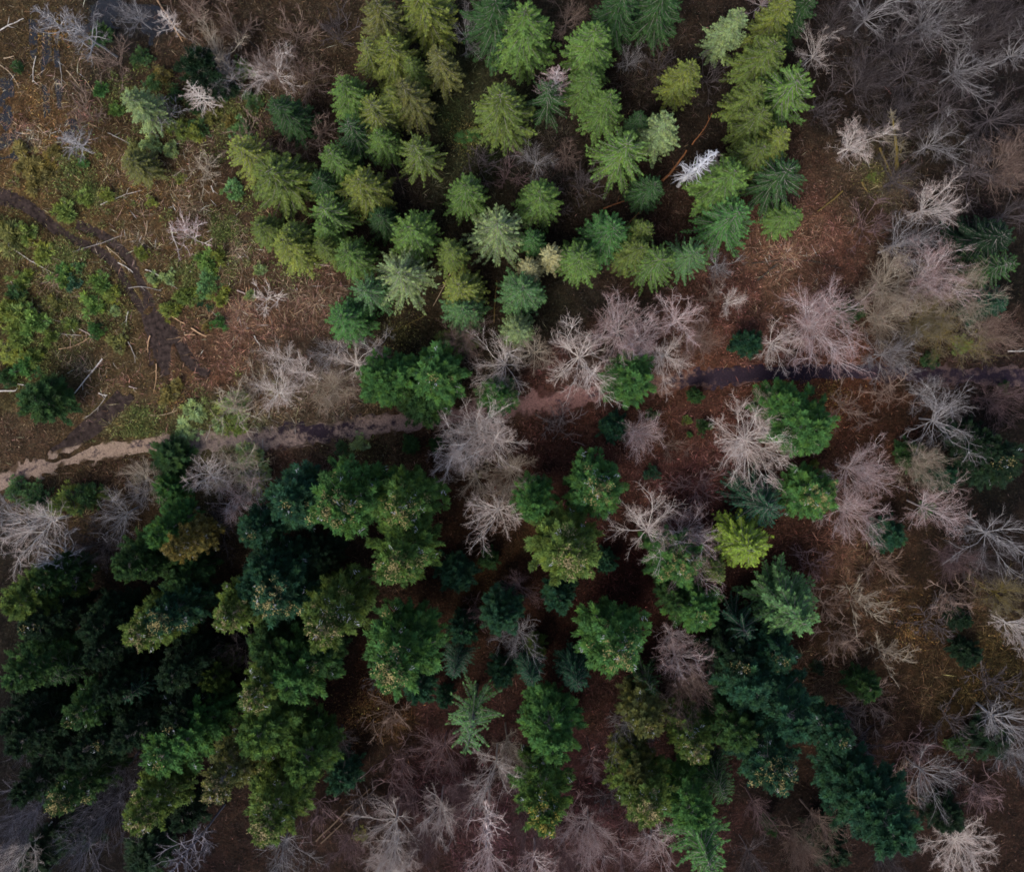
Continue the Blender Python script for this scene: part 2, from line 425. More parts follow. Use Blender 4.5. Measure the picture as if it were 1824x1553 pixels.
def path_wet(x, y, s):
    w = np.interp(x, PTX, [c[3] for c in PT])
    mid = np.exp(-((x - P(560, 775)[0]) / 6.0) ** 2)
    w = w - 0.5 * np.clip((np.abs(s) + (N3(x, y, 1.2) - 0.5) * 0.8 - 0.7) / 0.2, 0, 1)
    return w + 0.16 * mid * s - 0.10 * (1 - mid) * (1 - 4 * (np.abs(s) - 0.5) ** 2) + 0.0 * y

def build_paths():
    hw = np.interp(PATH[:, 0], PTX, [1.8, 1.75, 1.7, 1.8, 2.1, 2.2, 2.0, 1.9, 1.9, 2.1, 1.9, 1.8, 1.75, 1.7, 1.65, 1.7, 1.8])
    strip('path', PATH, hw, lambda s: 0.06 - 0.22 * np.abs(s) ** 3, M_PATH, path_tone, path_wet)
    for r in RUTS:
        strip('tyre_track', r, 0.92, lambda s: -0.10 + 0.012 * np.cos(s * 9) + 0.04 * np.abs(s) ** 2 - 0.12 * np.abs(s) ** 6, M_MUD, edge=0.9)
    # standing water in the flooded corner
    pools = [(210, 35, 95, 34), (300, 45, 42, 34), (8, 180, 22, 60), (22, 262, 40, 26), (82, 95, 9, 110), (58, 60, 7, 70), (104, 135, 7, 55), (125, 230, 18, 14)]
    for k, (px, py, rx, ry) in enumerate(pools):
        a = np.linspace(0, 2 * math.pi, 72, endpoint=False)
        rr = 0.65 + 0.7 * N1(np.cos(a) * 2 + k * 9, np.sin(a) * 2, 0.9)
        c = P(px, py)
        ring = np.stack([c[0] + np.cos(a) * rr * rx / 14, c[1] + np.sin(a) * rr * ry / 14], 1)
        rad = np.linspace(0, 1, 9)[1:]
        pts = np.concatenate([[c[:2]], (c[:2] + (ring - c[:2])[None] * rad[:, None, None]).reshape(-1, 2)])
        z = ground_z(pts[:, 0], pts[:, 1])
        lev = np.quantile(z, 0.62)
        v = np.column_stack([pts, np.full(len(pts), lev)])
        n = len(a); i = np.arange(n)
        q = [np.stack([1 + r * n + i, 1 + (r + 1) * n + i, 1 + (r + 1) * n + (i + 1) % n, 1 + r * n + (i + 1) % n], 1) for r in range(7)]
        q.append(np.stack([np.zeros(n, int), 1 + i, 1 + (i + 1) % n, 1 + (i + 1) % n], 1)[:, [0, 1, 2, 3]])
        f3 = np.concatenate([np.concatenate(q[:-1])[:, [0, 1, 2]], np.concatenate(q[:-1])[:, [0, 2, 3]], q[-1][:, :3]])
        o = bpy.data.objects.new('water', mesh_np('water', v, f3, M_WATER)); o['kind'] = 'structure'
        COL.objects.link(o)

# ------------------------------------------------------------------ tree shapes (each built once, mesh data shared by its copies)
def spruce_shape(seed, R=3.0, h=25.0, whorls=22, per=7.4, side=0.86, fill=0.95, base=0.2, power=0.58, droop=0.55, ragged=0.14, pale=False):
    g = np.random.default_rng(seed)
    wb, wd, wl, tilt0 = [], [], [], []
    for i in range(whorls):
        t = (i + 0.5 * g.random()) / whorls
        n = max(3, int(per * (1.0 if t < 0.85 else 0.7) + g.random()))
        az = g.random() * 6.28 + np.arange(n) * 2 * math.pi / n + g.normal(0, 0.22, n)
        L = (R * (1 - t) ** power) * (1 + g.normal(0, ragged, n)).clip(0.45, 1.5) + 0.22
        z = h * (base + (1 - base) * t) + g.normal(0, 0.15, n)
        pitch = np.interp(t, [0, 0.5, 0.85, 1], [-0.30, 0.02, 0.45, 0.95]) + g.normal(0, 0.08, n)
        wb.append(np.stack([np.zeros(n), np.zeros(n), z], 1))
        wd.append(np.stack([np.cos(az) * np.cos(pitch), np.sin(az) * np.cos(pitch), np.sin(pitch)], 1)); wl.append(L)
    B, D, L = np.concatenate(wb), np.concatenate(wd), np.concatenate(wl)
    n = len(L); k = 6
    s = np.linspace(0, 1, k + 1)
    sag = -droop * (s ** 2) * 0.45 + droop * np.maximum(s - 0.6, 0) ** 1.5 * 1.3
    pts = B[:, None] + D[:, None] * (L[:, None, None] * s[None, :, None]) + np.array([0, 0, 1.0]) * (sag[None] * (L / 2.5)[:, None] * 1.6)[..., None]
    bt = g.random(n)
    # wood
    tr = np.linspace(0, 1, 9)
    tp = np.stack([0.1 * np.sin(tr * 5 + seed), 0.1 * np.cos(tr * 4), tr * h], 1); tp[-1, :2] *= 0.3
    rad = 0.012 * h * (1 - tr) ** 0.8 + 0.02
    wood = [tubes(tp[:-1], tp[1:], rad[:-1], rad[1:], 7)]
    sel = np.arange(n)
    wood.append(tubes(pts[sel, :-1].reshape(-1, 3) + [0, 0, 0.03], pts[sel, 1:].reshape(-1, 3) + [0, 0, 0.03],
                      np.tile(np.linspace(0.055, 0.012, k), len(sel)), np.tile(np.linspace(0.045, 0.008, k), len(sel)), 3))
    # needle sprays along both sides of every branch
    ps, ds, ns, ls, ws, ts = [], [], [], [], [], []
    for b in range(n):
        m = int((9 + L[b] * 9) * fill)
        u = np.sort(g.uniform(0.10, 1.0, m))
        q = np.stack([np.interp(u, s, pts[b, :, c]) for c in range(3)], 1)
        tan = norm(pts[b, -1] - pts[b, 0]); sv = norm(np.cross(tan, [0, 0, 1.0]))
        for sg in (-1, 1):
            a = g.uniform(0.55, 1.05, m)
            d = tan * np.cos(a)[:, None] + sv * (sg * np.sin(a))[:, None] + np.array([0, 0, 1.0]) * g.normal(-0.32, 0.16, m)[:, None]
            ln = side * (0.22 + 0.24 * L[b]) * (1.12 - u) ** 0.6 * g.uniform(0.6, 1.2, m)
            ln = np.clip(ln, 0.14, 1.25)
            # each side twig is two overlapping sprays
            for off, sc in ((0.0, 0.72), (0.45, 0.62)):
                ps.append(q + norm(d) * (ln * off)[:, None]); ds.append(d + g.normal(0, 0.14, (m, 3)))
                ns.append(np.array([0, 0, 1.0]) + g.normal(0, 0.35, (m, 3))); ls.append(ln * sc)
                ws.append(np.clip(ln * 0.30, 0.07, 0.2)); ts.append(np.clip(0.45 * bt[b] + g.uniform(0, 0.55, m), 0, 1))
        e = 4
        ps.append(np.repeat(pts[b, -1:], e, 0) - tan * 0.1); ds.append(tan + g.normal(0, 0.35, (e, 3))); ns.append(np.array([0, 0, 1.0]) + g.normal(0, 0.3, (e, 3)))
        ls.append(g.uniform(0.25, 0.45, e)); ws.append(np.full(e, 0.12)); ts.append(g.uniform(0.4, 1, e))
    e = 14
    ps.append(np.tile([[0, 0, h - 0.5]], (e, 1)) + g.normal(0, 0.05, (e, 3))); ds.append(g.normal(0, 0.5, (e, 3)) + [0, 0, 0.9]); ns.append(g.normal(0, 1, (e, 3)))
    ls.append(g.uniform(0.4, 0.8, e)); ws.append(np.full(e, 0.1)); ts.append(g.random(e))
    cat = np.concatenate
    crown = blades(cat(ps), cat(ds), cat(ns), cat(ls), cat(ws), cat(ts))
    return {'trunk': join(wood)[:2], 'crown': crown}

def tuft(g, c, d, n, size, fan=0.0):
    """a bunch of needle sprays around points c, facing d; with fan the sprays spread flat to both sides of d"""
    m = len(c)
    rv = norm(g.normal(0, 1, (m, n, 3)))
    dd = norm(rv + d[:, None] * 0.9 + np.array([0, 0, 0.25]))
    p = c[:, None] + rv * (size[:, None, None] * 0.35) * g.random((m, n, 1))
    if fan:
        f = int(n * fan)
        sv = norm(np.cross(d, [0, 0, 1.0]) + 1e-6)
        u = g.random((m, f, 1))
        sg = g.choice([-1, 1], (m, f, 1))
        ax = norm(d + np.array([0, 0, 0.12]))
        base = c[:, None] + ax[:, None] * ((u - 0.5) * 1.7) * size[:, None, None]
        dd[:, :f] = norm(ax[:, None] * 0.75 + sv[:, None] * sg * (1.15 - u * 0.7) + g.normal(0, 0.16, (m, f, 3)) - np.array([0, 0, 0.12]))
        p[:, :f] = base + g.normal(0, 0.05, (m, f, 3))
    return p.reshape(-1, 3), dd.reshape(-1, 3), np.repeat(size, n) * g.uniform(0.38, 0.95, m * n)

def fir_shape(seed, R=3.4, h=28.0, whorls=22, per=6, tn=84, base=0.2, top=0.55, tuftsize=0.52, cones=0.3, ragged=0.18):
    g = np.random.default_rng(seed)
    cs, ds, ss, bt, cc = [], [], [], [], []
    wood = []
    tr = np.linspace(0, 1, 9)
    tp = np.stack([0.15 * np.sin(tr * 5 + seed), 0.15 * np.cos(tr * 4 + seed) - 0.15, tr * h * 0.985], 1)
    rad = 0.013 * h * (1 - tr) ** 0.8 + 0.02
    wood.append(tubes(tp[:-1], tp[1:], rad[:-1], rad[1:], 7))
    wa, wbb, wr = [], [], []
    for i in range(whorls):
        t = (i + g.random()) / whorls
        prof = R * (1 - t ** 1.6) ** top * (0.55 + 0.45 * min(1, t / 0.25))
        n = per + (g.random() < 0.5)
        az = g.random() * 6.28 + np.arange(n) * 2 * math.pi / n + g.normal(0, 0.3, n)
        for a in az:
            L = prof * (1 + g.normal(0, ragged)) + 0.15
            pitch = np.interp(t, [0, 0.4, 0.8, 1], [-0.25, 0.05, 0.45, 1.0]) + g.normal(0, 0.12)
            o = np.array([0, 0, h * (base + (0.98 - base) * t)])
            d = np.array([math.cos(a) * math.cos(pitch), math.sin(a) * math.cos(pitch), math.sin(pitch)])
            sv = np.array([-math.sin(a), math.cos(a), 0])
            wa.append(o); wbb.append(o + d * L * 0.95); wr.append(0.05)
            m = max(2, int(1.5 + L * 2.0))
            u = g.uniform(0.35, 1.0, m); u[0] = 1.0
            spread = (L * 0.26 * (1.15 - u))[:, None]
            c = o + d * (L * u)[:, None] + sv * spread * g.normal(0, 1.0, m)[:, None] + np.array([0, 0, 1]) * (g.normal(0, 0.18, m) + 0.25 * u * u)[:, None]
            cs.append(c); ds.append(np.repeat(d[None], m, 0)); ss.append(tuftsize * g.uniform(0.7, 1.2, m)); bt.append(g.random(m))
            if t > 0.55 and g.random() < 0.85: cc.append(c[: max(1, m // 2)])
    wood.append(tubes(wa, wbb, wr, np.array(wr) * 0.3, 3))
    c, d, s, b = np.concatenate(cs), np.concatenate(ds), np.concatenate(ss), np.concatenate(bt)
    p, dd, L = tuft(g, c, d, tn, s, 0.7)
    tint = np.clip(0.6 * np.repeat(b, tn) + 0.4 * g.random(len(L)), 0, 1)
    crown = blades(p, dd, g.normal(0, 0.55, p.shape) + [0, 0, 0.8], L, np.clip(L * 0.24, 0.05, 0.14), tint)
    out = {'trunk': join(wood)[:2], 'crown': crown}
    if cones > 0:
        # seed-bearing tan sprays: a cap at the top of the crown and a few patches lower down, with streaks of pale lichen
        q = np.concatenate(cs)
        zz = q[:, 2] / h
        pat = N2(q[:, 0] + 40 * seed, q[:, 1] + q[:, 2] * 0.7, 1.5)
        wgt = np.clip((zz - 0.80) / 0.12, 0, 1) * cones * 1.1 * (N3(q[:, 0] * 3 + seed * 9, q[:, 1] * 3, 1.6) > 0.42) + (pat > 0.78) * (zz > 0.5) * 0.25 * cones
        wh = (g.random(len(q)) < 0.05 * (0.2 + cones)) & (zz > 0.4)
        q1, q2 = q[g.random(len(q)) < wgt], q[wh]
        k = 24
        cp = (q1[:, None] + [0, 0, 0.22] + g.normal(0, 0.20, (len(q1), k, 3))).reshape(-1, 3)
        cd = g.normal(0, 1, cp.shape) + [0, 0, 0.6]
        k2 = 7
        lp = (q2[:, None] + [0, 0, 0.30] + g.normal(0, 0.16, (len(q2), k2, 3))).reshape(-1, 3)
        ld = np.repeat(g.normal(0, 1, (len(q2), 3)) * [1, 1, 0.3], k2, 0) + g.normal(0, 0.25, (len(lp), 3))
        tn_ = np.concatenate([np.clip(np.repeat(g.random(len(q1)), k) * 0.45 + 0.35 * g.random(len(cp)), 0, 0.8), np.full(len(lp), 1.0)])
        P2, D2 = np.concatenate([cp, lp]), np.concatenate([cd, ld])
        L2 = np.concatenate([g.uniform(0.12, 0.30, len(cp)), g.uniform(0.2, 0.5, len(lp))])
        W2 = np.concatenate([g.uniform(0.05, 0.10, len(cp)), np.full(len(lp), 0.045)])
        out['cone_sprays'] = blades(P2, D2, g.normal(0, 0.6, P2.shape) + [0, 0, 1], L2, W2, tn_)
    return out

def bush_shape(seed, R=1.0, h=1.3, nt=34, tn=46, size=0.34, open_=0.0):
    g = np.random.default_rng(seed)
    v = norm(g.normal(0, 1, (nt, 3))); v[:, 2] = np.abs(v[:, 2])
    rr = g.uniform(0.35, 1.0, nt)[:, None]
    lob = 0.75 + 0.5 * np.sin(np.arctan2(v[:, 1], v[:, 0]) * 3 + seed)[:, None] * 0.6
    c = v * rr * lob * [R, R, h * 0.8] + [0, 0, 0.15]
    p, d, L = tuft(g, c, v, tn, np.full(nt, size) * g.uniform(0.7, 1.2, nt))
    tint = np.clip(0.5 * np.repeat(g.random(nt), tn) + 0.5 * g.random(len(L)), 0, 1)
    stem = tubes(np.zeros((nt, 3)) - [0, 0, 0.2], c, np.full(nt, 0.03), np.full(nt, 0.01), 3)
    return {'stem': stem, 'crown': blades(p, d, g.normal(0, 1, p.shape) + [0, 0, 0.6], L, np.clip(L * 0.2, 0.025, 0.09), tint)}

def spawn(g, par, n, t0, t1, a0, a1, ratio, k, up, wig, rmul, rmin, endbias=0.6):
    """children on every parent polyline: par = (pts (N,K,3), r0 (N,), r1 (N,))"""
    pts, r0, r1 = par
    N, K = pts.shape[:2]
    idx = np.repeat(np.arange(N), n)
    t = g.uniform(t0, t1, N * n)
    t = np.where(g.random(N * n) < 0.12, 1.0, t)
    f = t * (K - 1); i = np.minimum(f.astype(int), K - 2); w = (f - i)[:, None]
    o = pts[idx, i] * (1 - w) + pts[idx, i + 1] * w
    tan = norm(pts[idx, i + 1] - pts[idx, i])
    plen = np.linalg.norm(np.diff(pts, axis=1), axis=2).sum(1)[idx]
    rv = g.normal(0, 1, (len(idx), 3)); perp = norm(rv - tan * (rv * tan).sum(1, keepdims=True))
    a = g.uniform(a0, a1, len(idx))[:, None]
    d = norm(tan * np.cos(a) + perp * np.sin(a))
    L = plen * ratio * g.uniform(0.55, 1.25, len(idx)) * (1 - endbias * t * 0.7)
    out = [o]
    for s in range(k):
        d = norm(d + np.array([0, 0, up]) + g.normal(0, wig, d.shape))
        out.append(out[-1] + d * (L / k)[:, None])
    rr = np.maximum((r0[idx] * (1 - t) + r1[idx] * t) * rmul, rmin)
    return np.stack(out, 1), rr, np.maximum(rr * 0.35, rmin * 0.6)

def seg_tubes(par, sides):
    pts, r0, r1 = par
    N, K = pts.shape[:2]
    s = np.linspace(0, 1, K)
    r = r0[:, None] * (1 - s) + r1[:, None] * s
    return tubes(pts[:, :-1].reshape(-1, 3), pts[:, 1:].reshape(-1, 3), r[:, :-1].ravel(), r[:, 1:].ravel(), sides)

def bare_shape(seed, h=14.0, R=5.0, fork=0.35, limbs=8, spread=(0.35, 1.1), up=0.10, n=(7, 7, 6), wig=0.12, tw=1.0, leader=False, arms=0):
    g = np.random.default_rng(seed)
    zf = h * (0.96 if leader else fork)
    k = 9 if leader else 6
    tr = np.linspace(0, 1, k)
    trunk = (np.stack([g.normal(0, 0.05, k).cumsum(), g.normal(0, 0.05, k).cumsum(), tr * zf - 0.3 * (1 - tr)], 1)[None], np.array([(0.006 if leader else 0.010) * h]), np.array([0.0065 * h if not leader else 0.025]))
    az = g.random() * 6.28 + np.arange(limbs) * 2.4 + g.normal(0, 0.2, limbs)
    inc = g.uniform(*spread, limbs)
    d = np.stack([np.cos(az) * np.sin(inc), np.sin(az) * np.sin(inc), np.cos(inc)], 1)
    if leader:
        zt = np.linspace(fork, 0.93, limbs)
        o = np.stack([np.interp(zt, tr, trunk[0][0, :, c]) for c in range(3)], 1)
        L = R * 1.25 * (1.15 - 0.85 * (zt - fork) / (0.93 - fork)) * g.uniform(0.7, 1.2, limbs)
        r = 0.0042 * h * (1.3 - zt)
    else:
        o = trunk[0][0, -1] - np.array([0, 0, 1]) * g.uniform(0, 0.25 * zf, limbs)[:, None]
        L = np.minimum(R * 1.05 / np.maximum(np.sin(inc), 0.25), (h - o[:, 2]) / np.maximum(np.cos(inc), 0.4) * 0.95) * g.uniform(0.8, 1.15, limbs)
        r = np.full(limbs, 0.0034 * h)
    if arms:
        L[:arms] *= 1.2
    out = [o]
    for s in range(6):
        d = norm(d + np.array([0, 0, up]) + g.normal(0, wig, d.shape))
        out.append(out[-1] + d * (L / 6)[:, None])
    limb = (np.stack(out, 1), r, np.maximum(r * 0.25, 0.012))
    l2 = spawn(g, limb, n[0], 0.22, 1.0, 0.35, 0.85, 0.50, 5, up * 0.8, wig, 0.6, 0.016)
    l3 = spawn(g, l2, n[1], 0.15, 1.0, 0.35, 0.9, 0.52, 4, up * 0.6, wig * 1.2, 0.55, 0.011 * tw)
    l4 = spawn(g, l3, n[2], 0.15, 1.0, 0.3, 0.9, 0.60, 3, up * 0.5, wig * 1.3, 0.6, 0.0075 * tw)
    wood = join([seg_tubes(trunk, 8), seg_tubes(limb, 5), seg_tubes(l2, 4), seg_tubes((l3[0][::2], l3[1][::2], l3[2][::2]), 3)])
    twigs = join([seg_tubes((l3[0][1::2], l3[1][1::2], l3[2][1::2]), 3), seg_tubes(l4, 3)])
    return {'trunk': wood[:2], 'crown': twigs[:2]}

def snag_shape(seed, h=18.0, R=1.6):
    g = np.random.default_rng(seed)
    tr = np.linspace(0, 1, 10)
    tp = np.stack([g.normal(0, 0.04, 10).cumsum(), g.normal(0, 0.04, 10).cumsum(), tr * h - 0.2], 1)
    rad = 0.011 * h * (1 - tr) ** 0.7 + 0.025
    n = 95
    t = g.uniform(0.25, 1, n)
    o = np.stack([np.interp(t, tr, tp[:, c]) for c in range(3)], 1)
    az = g.random(n) * 6.28; pit = g.normal(0.1, 0.3, n)
    d = np.stack([np.cos(az) * np.cos(pit), np.sin(az) * np.cos(pit), np.sin(pit)], 1)
    L = R * (1.1 - t) ** 0.6 * g.uniform(0.35, 1.25, n)
    out = [o]
    for s in range(4):
        d = norm(d + g.normal(0, 0.2, d.shape) + [0, 0, 0.05]); out.append(out[-1] + d * (L / 4)[:, None])
    br = (np.stack(out, 1), np.full(n, 0.045), np.full(n, 0.015))
    tw = spawn(g, br, 5, 0.2, 1, 0.4, 1.1, 0.5, 3, 0.02, 0.2, 0.6, 0.014)
    return {'trunk': tubes(tp[:-1], tp[1:], rad[:-1], rad[1:], 7), 'crown': join([seg_tubes(br, 4), seg_tubes(tw, 3)])[:2]}

MAT = {'spruce': {'trunk': M_BARK, 'crown': M_SPRUCE}, 'fir': {'trunk': M_BARK, 'crown': M_FIR, 'cone_sprays': M_CONE},
       'bush': {'stem': M_BARK, 'crown': M_BUSH}, 'bare': {'trunk': M_TWIG, 'crown': M_TWIG}}
SHAPES = {}
def shape(key, fam, h, R, parts):
    me = {}
    for nm, q in parts.items():
        me[nm] = mesh_np(f'{key} {nm}', q[0], q[1], MAT[fam][nm], tint=q[2] if len(q) > 2 else None)
    SHAPES[key] = (fam, h, R, me)

for i in range(4): shape(f's{i}', 'spruce', 25, 3.0, spruce_shape(10 + i))
for i in range(3): shape(f'x{i}', 'spruce', 25, 3.0, spruce_shape(20 + i, whorls=19, per=6.4, side=0.6, fill=1.0, power=0.6, droop=0.75, ragged=0.16))
for i in range(2): shape(f'w{i}', 'spruce', 25, 3.0, spruce_shape(30 + i, whorls=15, per=4, side=0.65, fill=0.8, power=0.6, droop=0.9, ragged=0.3))
for i in range(4): shape(f'f{i}', 'fir', 28, 3.4, fir_shape(40 + i, cones=0.12 if i == 2 else 0.0))
for i in range(3): shape(f'c{i}', 'fir', 28, 3.4, fir_shape(50 + i, cones=0.75))
for i in range(2): shape(f'd{i}', 'fir', 12, 2.4, fir_shape(60 + i, R=2.4, h=12, whorls=11, per=6, cones=0, base=0.1))
for i in range(4): shape(f'u{i}', 'bush', 1.3, 1.0, bush_shape(70 + i))
for i in range(2): shape(f'y{i}', 'bush', 5.0, 2.0, bush_shape(80 + i, R=2.0, h=5.0, nt=90, tn=40, size=0.46))
for i in range(3): shape(f'b{i}', 'bare', 14, 5.0, bare_shape(90 + i, limbs=22, spread=(0.1, 1.35), n=(11, 8, 6), tw=0.85))
for i in range(3): shape(f'm{i}', 'bare', 15, 3.2, bare_shape(100 + i, h=15, R=3.2, fork=0.45, limbs=14, spread=(0.1, 1.15), up=0.12, n=(9, 7, 6), tw=0.8))
for i in range(3): shape(f'o{i}', 'bare', 14, 4.2, bare_shape(110 + i, h=14, R=4.2, fork=0.45, limbs=16, spread=(0.15, 1.35), up=0.07, n=(9, 7, 6), wig=0.14, arms=2, tw=0.8))
for i in range(3): shape(f'l{i}', 'bare', 17, 2.2, bare_shape(120 + i, h=17, R=2.2, fork=0.4, limbs=26, spread=(0.55, 0.95), up=0.06, n=(6, 6, 5), leader=True, tw=1.3))
for i in range(2): shape(f'g{i}', 'bare', 3.0, 1.6, bare_shape(130 + i, h=3.0, R=1.6, fork=0.08, limbs=12, spread=(0.2, 1.2), up=0.05, n=(6, 6, 4), wig=0.16, tw=0.8))
for i in range(2): shape(f'n{i}', 'bare', 18, 1.6, snag_shape(140 + i))
shape('r0', 'bare', 16, 2.2, bare_shape(150, h=16, R=2.2, fork=0.25, limbs=46, spread=(0.9, 1.3), up=0.05, n=(6, 6, 6), leader=True, wig=0.1))

# ------------------------------------------------------------------ placing and describing
LM = [('the pale gravel path bend', 150, 815), ('the curving tyre tracks', 235, 500), ('the dark pond', 210, 30), ('the white dead spruce', 1245, 297),
      ('the pink larch', 992, 125), ('the cream spruce', 989, 446), ('the star shaped pale spruce', 887, 425), ('the round fir over the path', 1129, 677),
      ('the big pink bare tree', 1450, 577), ('the leaning mossy trunk', 1660, 320), ('the twin firs beside the path', 735, 680), ('the big white bare tree', 868, 770),
      ('the lime green spruce', 1352, 985), ('the long yellow tipped fir', 985, 1360), ('the tan tipped fir', 410, 1360), ('the fern like spruce', 850, 1270),
      ('the white star shaped bare tree', 1712, 1500), ('the mustard topped fir', 310, 980), ('the mustard yellow bush', 284, 132), ('the long dark shaggy fir', 1540, 1400),
      ('the pink bare pair', 1520, 885), ('the largest round fir', 735, 1150), ('the tan headed fir', 600, 1100), ('the pale blue green spruce', 1425, 1080)]
THINGS = []          # [object, look, category, px, py, fixed label]
COLOURS = {'G': ((0.066, 0.116, 0.025), 'mid green'), 'D': ((0.022, 0.052, 0.015), 'dark green'), 'K': ((0.007, 0.019, 0.008), 'blackish green'), 'Y': ((0.104, 0.124, 0.024), 'yellow green'),  # dark green, blackish and teal: darker species, corner shade also put into colour
           'O': ((0.082, 0.084, 0.024), 'olive'), 'B': ((0.054, 0.112, 0.038), 'blue green'), 'L': ((0.120, 0.175, 0.022), 'lime green'), 'P': ((0.130, 0.175, 0.070), 'pale grey green'),
           'E': ((0.037, 0.094, 0.024), 'emerald green'), 'T': ((0.013, 0.043, 0.022), 'dark teal'), 'V': ((0.076, 0.105, 0.022), 'olive green'), 'C': ((0.27, 0.25, 0.12), 'cream'),
           'M': ((0.092, 0.076, 0.022), 'mustard'),
           'W': (((0.62, 0.62, 0.65), (0.56, 0.56, 0.60)), 'bright white'), 'h': (((0.27, 0.25, 0.29), (0.050, 0.042, 0.048)), 'dim grey'),  # dim grey: bare wood with the lower corner's darkening painted in
           # bare wood: limb colour, twig colour
           'w': (((0.80, 0.73, 0.68), (0.47, 0.365, 0.325)), 'white'), 'p': (((0.70, 0.60, 0.59), (0.37, 0.235, 0.22)), 'pinkish'), 'g': (((0.40, 0.38, 0.385), (0.095, 0.078, 0.078)), 'grey'),
           'b': (((0.30, 0.22, 0.18), (0.16, 0.10, 0.08)), 'brown'), 't': (((0.48, 0.42, 0.33), (0.27, 0.20, 0.15)), 'tan'), 'm': (((0.18, 0.135, 0.03), (0.20, 0.17, 0.12)), 'mossy yellow'),
           'k': (((0.15, 0.125, 0.13), (0.026, 0.019, 0.019)), 'dark grey'), 'r': (((0.26, 0.175, 0.175), (0.085, 0.048, 0.05)), 'dull red')}
GROUPS = {'spruce_tree': 'spruces of the wood', 'fir_tree': 'firs of the wood', 'bare_tree': 'leafless trees among the conifers', 'green_bush': 'green bushes of the clearing', 'bare_shrub': 'leafless shrubs on the forest floor', 'fallen_log': 'logs lying on the forest floor'}
RG = np.random.default_rng(777)

def place(kind, key, px, py, dpx, h, ck, label=None, zref=1.0, lean=None, cones=None):
    fam, ph, pr, me = SHAPES[key]
    h0 = h
    if kind in ('spruce_tree', 'fir_tree') and h > 13: h = 13 + (h - 13) * (0.38 if fam == 'spruce' else 0.68)
    elif fam == 'bare' and h > 6 and key[0] not in 'ln': h *= 0.85
    col = COLOURS[ck][0]
    loc = P(px, py, h * zref)
    zg = float(ground_z(loc[0:1], loc[1:2])[0])
    if fam == 'spruce': dpx = dpx * 1.07
    elif fam == 'fir': dpx = dpx * 0.97
    Rm = dpx / 2 * (CAM_H - (0.35 if zref > 0.8 else 0.7) * h) / FPX
    e = bpy.data.objects.new(kind, None)
    e.empty_display_size = 0.5
    e.location = (loc[0], loc[1], zg)
    e.scale = (Rm / pr, Rm / pr, h / ph)
    e.rotation_euler = (RG.normal(0, 0.02), RG.normal(0, 0.02), RG.uniform(0, 6.28))
    if lean:
        e.rotation_euler = (lean[0], lean[1], 0)
    COL.objects.link(e)
    for nm, m in me.items():
        o = bpy.data.objects.new(nm, m)
        o.parent = e
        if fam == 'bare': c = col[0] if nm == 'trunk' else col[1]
        elif nm in ('trunk', 'stem'): c = (0.24, 0.215, 0.20)
        elif nm == 'cone_sprays': c = cones or (0.27, 0.22, 0.085)
        elif fam == 'bush': c = tuple(min(0.4, q * 1.9 + 0.014) for q in col)
        elif fam == 'fir' and ck in 'VGYO': c = {'V': (0.058, 0.092, 0.020), 'G': (0.050, 0.098, 0.022), 'Y': (0.044, 0.088, 0.020), 'O': (0.068, 0.075, 0.024)}[ck]
        else: c = col
        j = RG.uniform(0.88, 1.12)
        o.color = (c[0] * j, c[1] * j, c[2] * j, 1)
        COL.objects.link(o)
    size = ''
    if kind in ('spruce_tree', 'fir_tree'): size = 'low ' if h <= 13 else 'broad ' if dpx >= 112 else 'slim ' if dpx <= 62 else ''
    elif kind == 'bare_tree': size = 'large ' if dpx >= 115 else 'small ' if dpx <= 62 else ''
    elif kind == 'green_bush': size = 'large ' if dpx >= 55 else 'tiny ' if dpx <= 22 else ''
    cat = {'spruce_tree': 'spruce', 'fir_tree': 'fir', 'bare_tree': 'bare tree', 'green_bush': 'bush', 'bare_shrub': 'shrub'}[kind]
    look = size + COLOURS[ck][1]
    if kind == 'bare_shrub': look += ' twiggy leafless'
    THINGS.append([e, look, cat, px, py, label])
    e['category'] = {'bare tree': 'tree', 'spruce': 'tree', 'fir': 'tree'}.get(cat, cat)
    e['group'] = GROUPS[kind]
    return e

ORD = ['nearest one', 'second one out', 'third one out', 'fourth one out', 'fifth one out', 'sixth one out', 'seventh one out', 'eighth one out', 'ninth one out', 'tenth one out', 'eleventh one out', 'twelfth one out']
def write_labels():
    by = {}
    for r in THINGS:
        e, look, cat, px, py, label = r
        if label:
            e['label'] = label
            continue
        d = [(math.hypot(px - a, py - b), n, a, b) for n, a, b in LM]
        dist, n, a, b = min(x for x in d if x[0] > 14)
        dx, dy = px - a, py - b
        ax, ay = abs(dx), abs(dy)
        if ax > 2.4 * ay: w = 'right of' if dx > 0 else 'left of'
        elif ay > 2.4 * ax: w = 'below' if dy > 0 else 'above'
        else: w = ('below ' if dy > 0 else 'above ') + ('right of' if dx > 0 else 'left of')
        by.setdefault(f'{look} {cat} {w} {n}', []).append((dist, e))
    for lab, q in by.items():
        q.sort(key=lambda x: x[0])
        for i, (_, e) in enumerate(q):
            e['label'] = lab if len(q) == 1 else f'{lab}, {ORD[min(i, len(ORD) - 1)]}'

